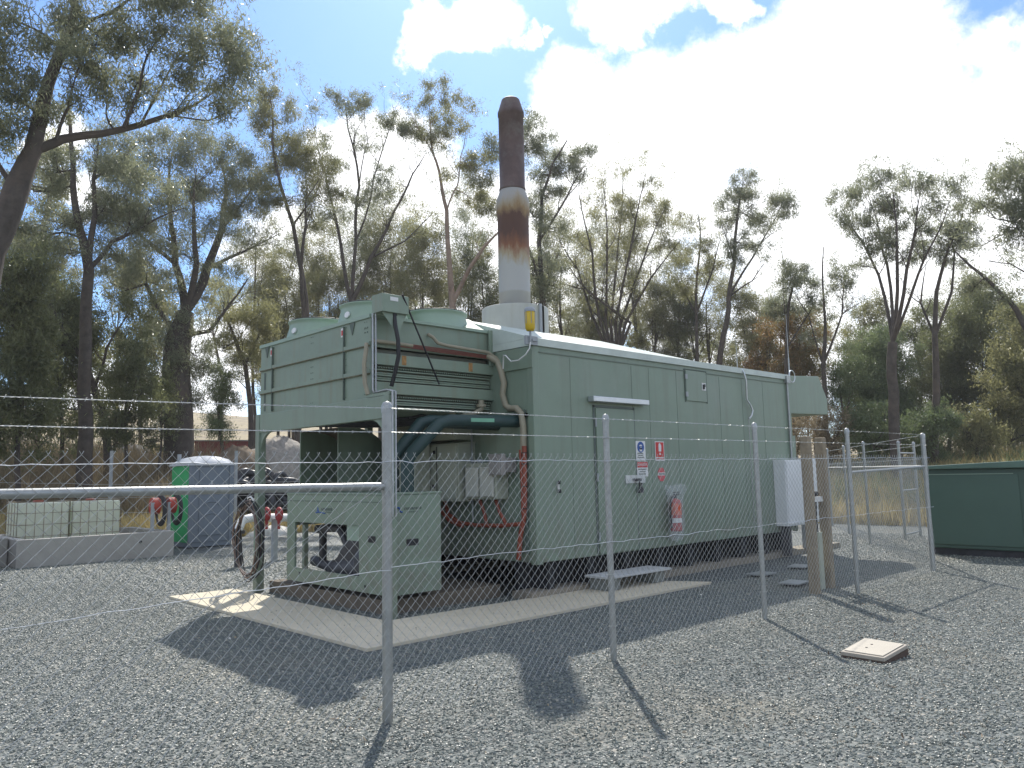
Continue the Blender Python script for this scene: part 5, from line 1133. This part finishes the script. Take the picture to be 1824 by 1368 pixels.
px_tree(4, 35, [[(318, 815, 58), (316, 700, 54), (318, 600, 50), (330, 555, 40)], [(330, 555, 26), (368, 480, 22), (395, 410, 16), (402, 350, 11), (392, 290, 7)], [(330, 555, 22), (312, 470, 17), (305, 400, 12), (300, 320, 8), (310, 260, 5)],
    [(330, 555, 18), (350, 470, 14), (345, 390, 10), (350, 300, 6)], [(312, 470, 11), (250, 420, 8), (210, 370, 5)], [(368, 480, 10), (430, 450, 7), (500, 415, 4)], [(395, 410, 8), (440, 350, 5), (470, 310, 3)], [(318, 600, 12), (260, 505, 9), (215, 520, 5)], [(318, 600, 14), (372, 590, 10), (410, 540, 6), (440, 500, 4)]],
    [(250, 300, 45, 30), (300, 270, 45, 30), (350, 250, 45, 28), (400, 275, 45, 30), (440, 320, 40, 28), (380, 330, 45, 28), (320, 340, 45, 28), (260, 370, 45, 30), (215, 380, 40, 28), (430, 380, 40, 25), (470, 360, 28, 20), (370, 400, 45, 25, .7), (300, 420, 45, 25, .8), (240, 440, 45, 25), (450, 430, 35, 18, .7), (200, 300, 40, 25), (340, 460, 40, 20, .6), (400, 470, 35, 18, .6), (280, 500, 45, 25, .6), (220, 480, 40, 25, .7), (300, 560, 40, 40, .7), (350, 620, 30, 45, .7), (290, 650, 28, 50, .9), (345, 700, 22, 50, .8), (300, 740, 22, 40, .8)],
    'massive thick trunked gum with wide crown above the portable toilet', M_leafA, leaf=(.18, .027))
px_tree(5, 38, [[(447, 800, 14), (446, 720, 13), (437, 650, 11), (420, 610, 9), (400, 560, 5)], [(437, 650, 7), (460, 600, 5), (470, 560, 3)]],
    [(400, 560, 40, 28), (430, 590, 35, 25), (465, 560, 35, 28), (440, 640, 30, 22, .7), (395, 620, 30, 20), (480, 600, 20, 20)], 'slender leaning gum left of the green cooler', M_leafB)
px_tree(6, 36, [[(547, 600, 15), (540, 500, 13), (522, 400, 10), (500, 330, 8), (485, 250, 6), (480, 170, 3)], [(547, 600, 11), (536, 480, 9), (545, 400, 7), (548, 330, 4)], [(522, 400, 6), (560, 350, 4), (575, 310, 2)]],
    [(478, 155, 24, 18), (488, 185, 32, 20), (500, 215, 32, 20), (480, 240, 28, 20), (510, 270, 40, 26), (545, 260, 35, 22), (490, 300, 34, 22), (540, 310, 45, 25), (570, 345, 35, 22), (510, 350, 35, 20), (590, 290, 22, 18, .8), (460, 200, 15, 18), (470, 330, 25, 18, .7), (560, 390, 30, 18, .6)], 'narrow twin stemmed gum rising above the left fans', M_leafB)
px_tree(7, 38, [[(628, 590, 20), (626, 540, 17)], [(626, 540, 11), (608, 440, 9), (585, 340, 6), (565, 260, 3)], [(626, 540, 11), (634, 430, 9), (640, 330, 7), (620, 230, 4), (615, 180, 2)], [(626, 540, 13), (660, 460, 10), (700, 380, 7), (735, 310, 4), (760, 270, 2)], [(634, 430, 6), (665, 320, 4), (690, 240, 3), (705, 190, 2)], [(660, 460, 6), (720, 430, 4), (770, 380, 2)], [(585, 340, 4), (560, 230, 2), (550, 180, 1.5)], [(640, 330, 4), (655, 250, 2.5), (650, 190, 2)]],
    [(600, 178, 26, 14), (640, 172, 26, 14), (625, 200, 24, 14, .7), (700, 215, 28, 18), (725, 240, 25, 16), (735, 200, 18, 12, .4), (560, 250, 28, 16, .6), (590, 300, 26, 18, .8), (650, 260, 22, 14, .5), (690, 300, 25, 12, .5), (670, 335, 35, 12), (640, 350, 30, 12), (700, 350, 30, 12, .8), (590, 380, 28, 16, .8), (570, 195, 18, 12, .3)], 'open multi stemmed gum standing behind the middle fan', M_leafA)
px_tree(8, 37, [[(808, 600, 20), (806, 540, 18), (800, 460, 14), (796, 375, 11), (785, 320, 8), (770, 270, 6), (765, 210, 3)], [(806, 540, 13), (835, 480, 11), (862, 440, 9), (895, 405, 6)], [(796, 375, 6), (815, 330, 4), (820, 280, 3), (830, 230, 2)], [(770, 270, 4), (745, 230, 3), (730, 200, 2)]],
    [(778, 160, 26, 16), (800, 180, 26, 14), (775, 200, 32, 16), (810, 225, 28, 18), (785, 250, 30, 18), (745, 245, 26, 14), (835, 190, 12, 12, .8), (830, 285, 26, 22), (860, 300, 22, 35), (845, 350, 28, 28), (870, 380, 20, 30, .8), (800, 310, 22, 14, .6), (725, 230, 18, 12, .6)], 'pale trunked gum with orange brown bark directly left of the stack', M_leafB, M_bark_pale)
px_tree(9, 36, [[(975, 600, 18), (965, 520, 15), (960, 430, 12), (965, 350, 9), (985, 290, 6), (1010, 250, 3)], [(965, 520, 9), (920, 400, 7), (915, 320, 5), (940, 250, 3)], [(960, 430, 7), (1010, 350, 5), (1045, 290, 3)], [(965, 520, 8), (1000, 440, 5)]],
    [(955, 215, 22, 14, .7), (935, 250, 30, 22), (970, 260, 32, 22), (1000, 285, 34, 22), (1040, 270, 26, 16), (1020, 310, 28, 18), (960, 310, 32, 24), (980, 350, 32, 22), (950, 380, 30, 26), (880, 260, 22, 26, .8), (870, 320, 22, 20, .8), (980, 410, 35, 25, .7), (950, 480, 35, 40), (940, 540, 32, 30), (985, 500, 25, 30, .6)], 'gum with spreading crown directly behind the exhaust stack', M_leafA)
fan = []
for k, (tx_, ty_) in enumerate(((985, 400), (1030, 340), (1075, 330), (1110, 300), (1150, 310), (1185, 370), (1210, 430), (1010, 470))):
    fan.append([(1094, 655, 11), (1092+(k-3.5)*9, 575, 8), ((1090+tx_)/2+(tx_-1090)*.08, (560+ty_)/2, 5), (tx_, ty_, 2)])
fan = [[(1094, 700, 26), (1094, 655, 22)]]+fan
px_tree(10, 40, fan, [(1125, 300, 26, 10, .35), (1080, 320, 26, 14, .4), (1150, 350, 30, 18, .8), (1100, 380, 38, 22), (1160, 400, 36, 22), (1060, 370, 28, 16, .5), (1190, 380, 26, 18), (1110, 430, 40, 18, .8), (1040, 430, 28, 15, .4), (1190, 440, 26, 16, .7), (1080, 470, 30, 14, .4), (1010, 400, 22, 12, .3), (1215, 460, 22, 14, .5), (1140, 290, 18, 8, .25)], 'fan shaped many stemmed gum above the middle of the enclosure roof', M_leafB)
px_tree(11, 40, [[(1280, 665, 16), (1288, 600, 14), (1298, 530, 12), (1308, 470, 9), (1312, 400, 7), (1320, 340, 4)], [(1298, 530, 7), (1340, 460, 5), (1375, 400, 3), (1395, 360, 2)], [(1308, 470, 5), (1285, 400, 3)], [(1298, 530, 5), (1340, 500, 3), (1360, 470, 2)]],
    [(1325, 318, 22, 14), (1310, 350, 26, 16), (1345, 345, 30, 18), (1385, 350, 28, 18), (1405, 375, 18, 14), (1340, 385, 34, 16), (1300, 390, 20, 20), (1370, 400, 28, 14, .7), (1320, 430, 26, 16), (1355, 440, 22, 12, .7), (1310, 460, 18, 14), (1280, 370, 12, 16, .5)], 'slim gum with small dark crown above enclosure hatch', M_leafA)
px_tree(12, 42, [[(1243, 660, 9), (1240, 560, 8), (1245, 460, 5), (1243, 380, 2)], [(1240, 560, 6), (1270, 480, 4), (1285, 420, 2)], [(1240, 560, 5), (1200, 480, 4)]],
    [(1230, 400, 25, 15, .6), (1255, 440, 25, 16, .8), (1215, 450, 25, 16, .7), (1265, 480, 28, 20), (1220, 510, 28, 20)], 'thin straight gum left of the slim dark crowned gum', M_leafB)
px_tree(13, 42, [[(1405, 700, 12), (1402, 620, 10), (1405, 540, 7), (1420, 480, 4)], [(1398, 560, 3), (1394, 500, 2.5), (1393, 445, 1.5)], [(1402, 620, 5), (1440, 560, 3), (1460, 520, 2)]],
    [(1415, 485, 30, 16), (1440, 500, 26, 16), (1400, 510, 24, 16, .8), (1425, 540, 28, 16), (1380, 550, 24, 18), (1450, 545, 20, 14, .7)], 'small gum with bare spike above the intake hood', M_leafA)
px_tree(14, 41, [[(1470, 760, 13), (1466, 650, 11), (1468, 550, 6), (1467, 440, 2)], [(1466, 650, 7), (1500, 560, 4), (1505, 490, 2)], [(1466, 650, 5), (1440, 560, 3), (1415, 520, 1.5)], [(1500, 560, 3), (1530, 540, 1.5)]],
    [(1495, 482, 24, 14), (1515, 505, 14, 14), (1480, 520, 20, 14, .6), (1500, 560, 26, 14, .4), (1450, 600, 25, 16, .5)], 'nearly bare gum with tall dead spike right of the intake hood', M_leafA)
fan = [[(1596, 812, 26), (1592, 700, 24), (1590, 610, 22)]]
for (mx_, my_, tx_, ty_, w) in ((1565, 490, 1500, 370, 9), (1580, 470, 1545, 345, 9), (1598, 470, 1590, 335, 10), (1615, 480, 1640, 340, 10), (1635, 490, 1690, 360, 8)):
    fan.append([(1590, 610, w), (mx_, my_, w*.75), ((mx_+tx_)/2+3, (my_+ty_)/2, w*.5), (tx_, ty_, 2)])
px_tree(15, 36, fan, [(1500, 365, 24, 16), (1520, 400, 24, 18), (1530, 340, 28, 16), (1570, 325, 28, 14), (1610, 320, 28, 12), (1650, 325, 30, 14), (1690, 340, 26, 16), (1560, 375, 28, 18), (1595, 365, 24, 18), (1600, 410, 28, 20), (1655, 375, 26, 14, .7), (1550, 430, 25, 18, .8), (1580, 450, 25, 18), (1620, 450, 22, 18, .8), (1725, 370, 22, 18), (1490, 340, 10, 14, .6), (1540, 470, 14, 16, .5)], 'broad umbrella crowned gum left of the leaning tree on the right', M_leafA, leaf=(.18, .028))
px_tree(16, 38, [[(1665, 815, 18), (1668, 700, 16), (1665, 600, 13), (1668, 520, 9), (1690, 440, 6), (1715, 380, 3)], [(1665, 600, 8), (1695, 520, 6), (1700, 450, 4), (1690, 400, 2)], [(1665, 600, 6), (1640, 540, 5), (1650, 470, 3)]],
    [(1715, 400, 25, 20), (1690, 420, 25, 20), (1725, 430, 18, 20, .8), (1660, 440, 22, 22), (1700, 460, 25, 18, .7), (1650, 400, 18, 18, .7)], 'dark trunked gum immediately right of the umbrella crowned gum', M_leafA)
px_tree(17, 30, [[(1900, 790, 22), (1870, 640, 18), (1822, 575, 13), (1780, 520, 9), (1730, 475, 6), (1702, 448, 3)], [(1870, 640, 12), (1850, 500, 9), (1830, 400, 7), (1810, 320, 4)], [(1830, 400, 5), (1780, 420, 3), (1745, 440, 1.5)], [(1830, 400, 4), (1775, 390, 2.5), (1750, 365, 1.5)], [(1850, 500, 5), (1800, 470, 2.5), (1760, 465, 1.5)]],
    [(1800, 300, 26, 18), (1790, 330, 30, 20), (1815, 360, 34, 22), (1830, 310, 34, 25), (1820, 400, 26, 24), (1850, 350, 40, 40), (1880, 420, 50, 50), (1745, 500, 30, 12), (1780, 530, 22, 12), (1760, 360, 12, 10, .4), (1730, 515, 22, 14)], 'big gum cut by the right edge with a dead leaning limb', M_leafA, leaf=(.16, .026))
# dense understorey trees, left
def dense(seed, D, x, yb, yt, w, label, lm, n=16, leaf=(.17, .034), name='bushy_tree', dens=.72, group='dense bushy trees below the gums'):
    rg = np.random.default_rng(seed); H_ = yb-yt
    limbs = [[(x, yb, max(6, w*.09)), (x+rg.uniform(-6, 6), yb-H_*.35, max(5, w*.07)), (x+rg.uniform(-12, 12), yb-H_*.75, 3)]]
    for k in range(3): limbs.append([limbs[0][1][:2]+(4,), (x+rg.uniform(-.35, .35)*w, yb-H_*rg.uniform(.5, .85), 2)])
    bl = []
    for k in range(n):
        t = (k+.5)/n; yy = yb-H_*(.12+.86*t); ww = w*.5*math.sin(math.pi*(.22+.70*t))**.7
        bl.append((x+rg.uniform(-1, 1)*ww, yy+rg.uniform(-.05, .05)*H_, w*rg.uniform(.17, .28), H_*rg.uniform(.07, .12)+6, dens*rg.uniform(.7, 1.2)))
    return px_tree(seed+500, D, limbs, bl, label, lm, M_bark, name, group, leaf, tw=1, puff=.9)
DL = [(31, 28, 30, 830, 470, 130, 'dark bushy tree at the left picture edge below the near gum', M_leafC, 26), (32, 34, 110, 812, 500, 110, 'dark bushy tree just left of the forked dark trunk', M_leafC, 22), (33, 31, 225, 812, 620, 95, 'low dark tree between the forked gum and massive trunk', M_leafC, 18),
      (34, 40, 395, 790, 640, 90, 'thin leaved small tree over the red container', M_leafD, 10, (.12, .03), 'bushy_tree', .6), (35, 46, 70, 700, 400, 130, 'hazy olive tree filling the gap left of forked trunk', M_leafB, 14), (36, 44, 250, 760, 470, 110, 'olive tree behind the massive trunk on its left', M_leafB, 14, (.16, .045), 'bushy_tree', .8),
      (37, 33, 285, 812, 660, 50, 'dark shrub growing against the left of the massive trunk', M_leafC, 12),
      (38, 48, 500, 700, 470, 80, 'pale olive tree behind the leftmost fan', M_leafB, 12), (39, 48, 585, 700, 470, 90, 'rounded olive tree behind the middle fan', M_leafB, 14), (40, 50, 680, 700, 420, 90, 'olive tree behind the terminal box', M_leafB, 14), (41, 46, 750, 700, 400, 110, 'full olive tree left of the pale trunk', M_leafB, 20),
      (42, 48, 860, 700, 440, 80, 'dense olive tree touching the left of the stack', M_leafC, 16), (43, 46, 955, 700, 460, 70, 'dense dark tree touching the right of the stack', M_leafC, 16),
      (44, 52, 1060, 690, 520, 80, 'low olive tree over the left end of white roof strip', M_leafB, 12), (45, 52, 1165, 700, 500, 90, 'low olive tree over the middle of roof', M_leafB, 12), (46, 52, 1235, 710, 530, 70, 'low dark tree near the roof strip end', M_leafC, 12), (47, 50, 1335, 740, 500, 90, 'olive tree behind the far conduit', M_leafB, 16), (48, 46, 1365, 740, 590, 60, 'orange tinted young tree above the far enclosure end', M_leafR, 12), (49, 44, 1410, 780, 560, 90, 'orange and green bush behind the antenna', M_leafR, 18),
      (50, 44, 1590, 822, 600, 150, 'broad blue green bush right of the intake hood', M_leafD, 30), (51, 42, 1500, 815, 640, 70, 'thin bush between hood and broad blue green bush', M_leafD, 10, (.13, .03), 'bushy_tree', .6), (52, 46, 1690, 820, 600, 110, 'dark green tree above the green kiosk left end', M_leafC, 20), (53, 46, 1760, 820, 520, 120, 'dark full tree above the kiosk middle', M_leafC, 22), (54, 42, 1830, 815, 560, 110, 'olive tree at the right edge above the kiosk', M_leafB, 20), (55, 48, 1560, 760, 540, 90, 'olive tree behind the umbrella crowned gum base', M_leafB, 14), (56, 50, 1640, 760, 540, 80, 'dark tree between umbrella gum and kiosk trees', M_leafC, 12),
      (57, 38, 1555, 822, 730, 90, 'low green shrub behind the fourth fence post', M_leafD, 12), (58, 38, 1655, 822, 730, 90, 'low green shrub behind the fence corner post', M_leafD, 12), (59, 40, 1740, 822, 740, 90, 'low yellow green shrub under trees right of centre kiosk', M_leafB, 10), (60, 38, 1480, 825, 740, 70, 'low brown shrub behind the timber posts', M_drybr, 10), (61, 36, 1420, 830, 760, 60, 'low brown shrub beneath the intake hood', M_drybr, 8)]
for d in DL:
    k = dict(zip(('seed', 'D', 'x', 'yb', 'yt', 'w', 'label', 'lm', 'n', 'leaf', 'name', 'dens'), d)); dense(**k)
for (sd_, D_, x_, yt_, w_, lab_, lm_, n_) in ((71, 50, 455, 330, 90, 'open crowned gum behind the narrow twin stemmed gum', M_leafB, 14), (72, 52, 515, 420, 80, 'round gum behind the left fan, lower than its neighbours', M_leafA, 12), (73, 51, 570, 390, 90, 'hazy gum in the gap left of the multi stemmed gum', M_leafB, 15),
      (74, 53, 640, 370, 100, 'leafy gum filling the fork of the multi stemmed gum', M_leafA, 16), (75, 50, 705, 350, 90, 'leafy gum between multi stemmed gum and pale trunk', M_leafB, 15), (76, 52, 830, 330, 90, 'leafy gum between the pale trunk and the stack', M_leafA, 15), (77, 50, 1000, 380, 90, 'leafy gum right of the stack collar', M_leafB, 15),
      (78, 54, 1050, 400, 100, 'broad hazy gum left of the fan shaped gum', M_leafA, 15), (79, 54, 1130, 400, 110, 'broad hazy gum inside the fan shaped gum', M_leafB, 16), (80, 53, 1205, 420, 90, 'hazy gum right of the fan shaped gum', M_leafA, 14), (81, 52, 1265, 470, 80, 'small hazy gum under the slim dark crowned gum', M_leafB, 12),
      (82, 52, 1385, 520, 90, 'small hazy gum over the far conduit and antenna', M_leafA, 12), (83, 52, 1450, 560, 80, 'small hazy gum above the intake hood', M_leafB, 12), (84, 50, 1545, 590, 90, 'hazy gum behind the left flank of umbrella gum', M_leafA, 12), (85, 52, 1720, 500, 100, 'hazy gum behind the dark trunked gum', M_leafB, 14), (86, 50, 1800, 540, 100, 'hazy gum behind the leaning dead limb', M_leafA, 14)):
    dense(sd_, D_, x_, 745, yt_, w_, lab_, lm_, n_, (.18, .03), 'gum_tree', .42, 'leafy gums filling the tree line')
# slender far stems: one prototype set, copied
def slim(seed):
    rg = np.random.default_rng(seed); T = Tree(seed); H_ = rg.uniform(11, 14)
    T.limb([(0, 0, -.2), (rg.normal(0, .15), rg.normal(0, .15), H_*.45), (rg.normal(0, .3), rg.normal(0, .3), H_*.7)], [.16, .11, .07])
    top = T.pts[-1][:3]; mid = T.pts[len(T.pts)//2][:3]
    for k in range(6):
        a = rg.uniform(0, 6.28); s_ = rg.uniform(.4, 1.6); st_ = top if k < 3 else T.pts[rg.integers(len(T.pts)//3, len(T.pts)-1)][:3]
        e = (st_[0]+s_*math.cos(a), st_[1]+s_*math.sin(a), min(H_, st_[2]+rg.uniform(2, 4.2)))
        T.limb(bez(st_, e, 4, .06, rg, 0), [.05, .04, .032, .025, .015])
        T.blob((e[0], e[1], e[2]), rg.uniform(.5, .95), rg.uniform(.4, .65), .75, (.17, .045))
        if rg.random() < .7: q = (np.array(st_)+np.array(e))/2; T.blob(q+rg.normal(0, .4, 3), rg.uniform(.35, .7), rg.uniform(.3, .45), .6, (.17, .045))
    return T.finish((0, 0, 0), 'slender_gum', None, 'slender gums in the tree line', M_leafB if seed % 2 else M_leafA, M_bark)
prot = [slim(s_) for s_ in (201, 202, 203, 204)]
desc = ['leftmost', 'second', 'third', 'fourth', 'fifth', 'sixth', 'seventh', 'eighth', 'ninth', 'tenth', 'eleventh', 'twelfth', 'thirteenth', 'fourteenth', 'fifteenth', 'sixteenth', 'seventeenth', 'eighteenth', 'nineteenth', 'twentieth']
sx = [(30, 60, 1.5), (205, 62, 1.2), (390, 60, 1.05), (470, 62, .95), (525, 58, 1.0), (590, 60, .9), (655, 62, .95), (720, 62, 1.1), (765, 58, .9), (880, 62, 1.0), (1005, 60, .9), (1045, 58, .75), (1135, 60, .85), (1200, 57, .8), (1260, 60, .75), (1322, 58, .72), (1440, 60, .62), (1530, 62, .6), (1720, 60, .62), (1800, 58, .66)]
for i, (px, D, s_) in enumerate(sx):
    pr = prot[i % 4]
    if i < 4: o = pr
    else:
        o = pr.copy(); C.objects.link(o)
        for ch_ in [c for c in pr.children]:
            c2_ = ch_.copy(); C.objects.link(c2_); c2_.parent = o
    p = W(px, 800, D); o.location = (p[0], p[1], HZ(p)-.1); o.scale = (s_, s_, s_); o.rotation_euler = (0, 0, S.uniform(0, 6.28)); o['label'] = '%s slender far gum counting from the left of the tree line' % desc[i]

# ---- grass and scrub (uncountable)
def grass(name, label, region, n, hgt, w, material, seed, lean=.35, inside=None):
    rg = np.random.default_rng(seed); x = []; 
    px = rg.uniform(region[0], region[1], n); D = np.sqrt(rg.uniform(region[2]**2, region[3]**2, n))
    az = np.array([math.atan2(*ray(a, 840)[[1, 0]]) for a in np.linspace(region[0], region[1], 200)]); A_ = np.interp(px, np.linspace(region[0], region[1], 200), az)
    X = D*np.cos(A_); Y = D*np.sin(A_)
    nt_ = max(30, n//35); tx_ = rg.integers(0, nt_, n); X = X[tx_]+rg.normal(0, .22, n); Y = Y[tx_]+rg.normal(0, .22, n)
    ok = ~((X < 23.4) & (Y < 22.9)) | (X > 24.0); X = X[ok]; Y = Y[ok]; n = len(X); Z = ground_h(X, Y)-.03
    h = hgt*rg.uniform(.5, 1.4, n)*(.6+.8*rg.random(nt_)[tx_[ok]]); a = rg.uniform(0, 6.28, n); l = rg.normal(0, lean, (n, 2))*h[:, None]; ww = w*rg.uniform(.6, 1.4, n)
    b0 = np.stack([X-np.cos(a)*ww, Y-np.sin(a)*ww, Z], 1); b1 = np.stack([X+np.cos(a)*ww, Y+np.sin(a)*ww, Z], 1)
    m0 = np.stack([X+l[:, 0]*.4-np.cos(a)*ww*.7, Y+l[:, 1]*.4-np.sin(a)*ww*.7, Z+h*.6], 1); m1 = np.stack([X+l[:, 0]*.4+np.cos(a)*ww*.7, Y+l[:, 1]*.4+np.sin(a)*ww*.7, Z+h*.6], 1)
    t = np.stack([X+l[:, 0], Y+l[:, 1], Z+h], 1)
    V = np.stack([b0, b1, m1, m0, t], 1).reshape(-1, 3); I = np.arange(n)*5
    F = np.concatenate([np.stack([I, I+1, I+2, I+3], 1), np.stack([I+3, I+2, I+4, I+4], 1)])
    F3 = np.stack([I+3, I+2, I+4], 1)
    me_V = V; Fq = np.stack([I, I+1, I+2, I+3], 1)
    # tips as degenerate-free quads: use mid/tip split
    t2 = t+np.stack([np.cos(a)*ww*.1, np.sin(a)*ww*.1, 0*a], 1)
    V = np.stack([b0, b1, m1, m0, t, t2], 1).reshape(-1, 3); I = np.arange(n)*6
    F = np.concatenate([np.stack([I, I+1, I+2, I+3], 1), np.stack([I+3, I+2, I+5, I+4], 1)])
    o = np_mesh(name, V, F, material); tag(o, label, None, None, 'stuff'); return o
grass('dry_grass', 'golden dry grass behind the yard on the left', (-150, 900), 60000, .55, .010, M_dry, 61) if False else None
def grass_simple(*a): return grass(*a)
for nm, lab, reg, n_, h_, w_, mm, sd_ in (('dry_grass', 'golden dry grass on the bank behind the tanks', (-200, 760, 23.5, 34), 70000, .50, .012, M_dry, 61), ('brown_scrub', 'tall brown weeds and scrub below the left trees', (-200, 420, 29, 38), 26000, 1.15, .014, M_drybr, 62),
                                   ('dry_grass', 'golden dry grass beyond the rear fence', (1380, 1950, 24.5, 42), 60000, .55, .014, M_dry, 63), ('green_weeds', 'green weeds among the dry grass at right', (1430, 1950, 28, 44), 12000, .6, .03, M_leafD, 64),
                                   ('dry_grass', 'sparse dry grass under the trees farther back', (-200, 1950, 36, 60), 60000, .5, .02, M_dry, 65)):
    grass(nm, lab, reg, n_, h_, w_, mm, sd_)

# ------------------------------------------------------------------ thin volume added over everything to imitate lens glare
hb = MB(); hb.box(-960, 960, -960, 960, -2.5, 48)
Mh = bpy.data.materials.new('air'); Mh.use_nodes = True; nt = Mh.node_tree; nt.nodes.remove(nt.nodes['Principled BSDF'])  # scattering volume added to lift the shadows as lens glare does
pv = nt.nodes.new('ShaderNodeVolumePrincipled'); pv.inputs['Color'].default_value = (.92, .95, 1.0, 1); pv.inputs['Density'].default_value = .0006; pv.inputs['Anisotropy'].default_value = .35
nt.links.new(pv.outputs[0], nt.nodes['Material Output'].inputs['Volume'])
tag(hb.build('glare_veil', Mh), kind='stuff')
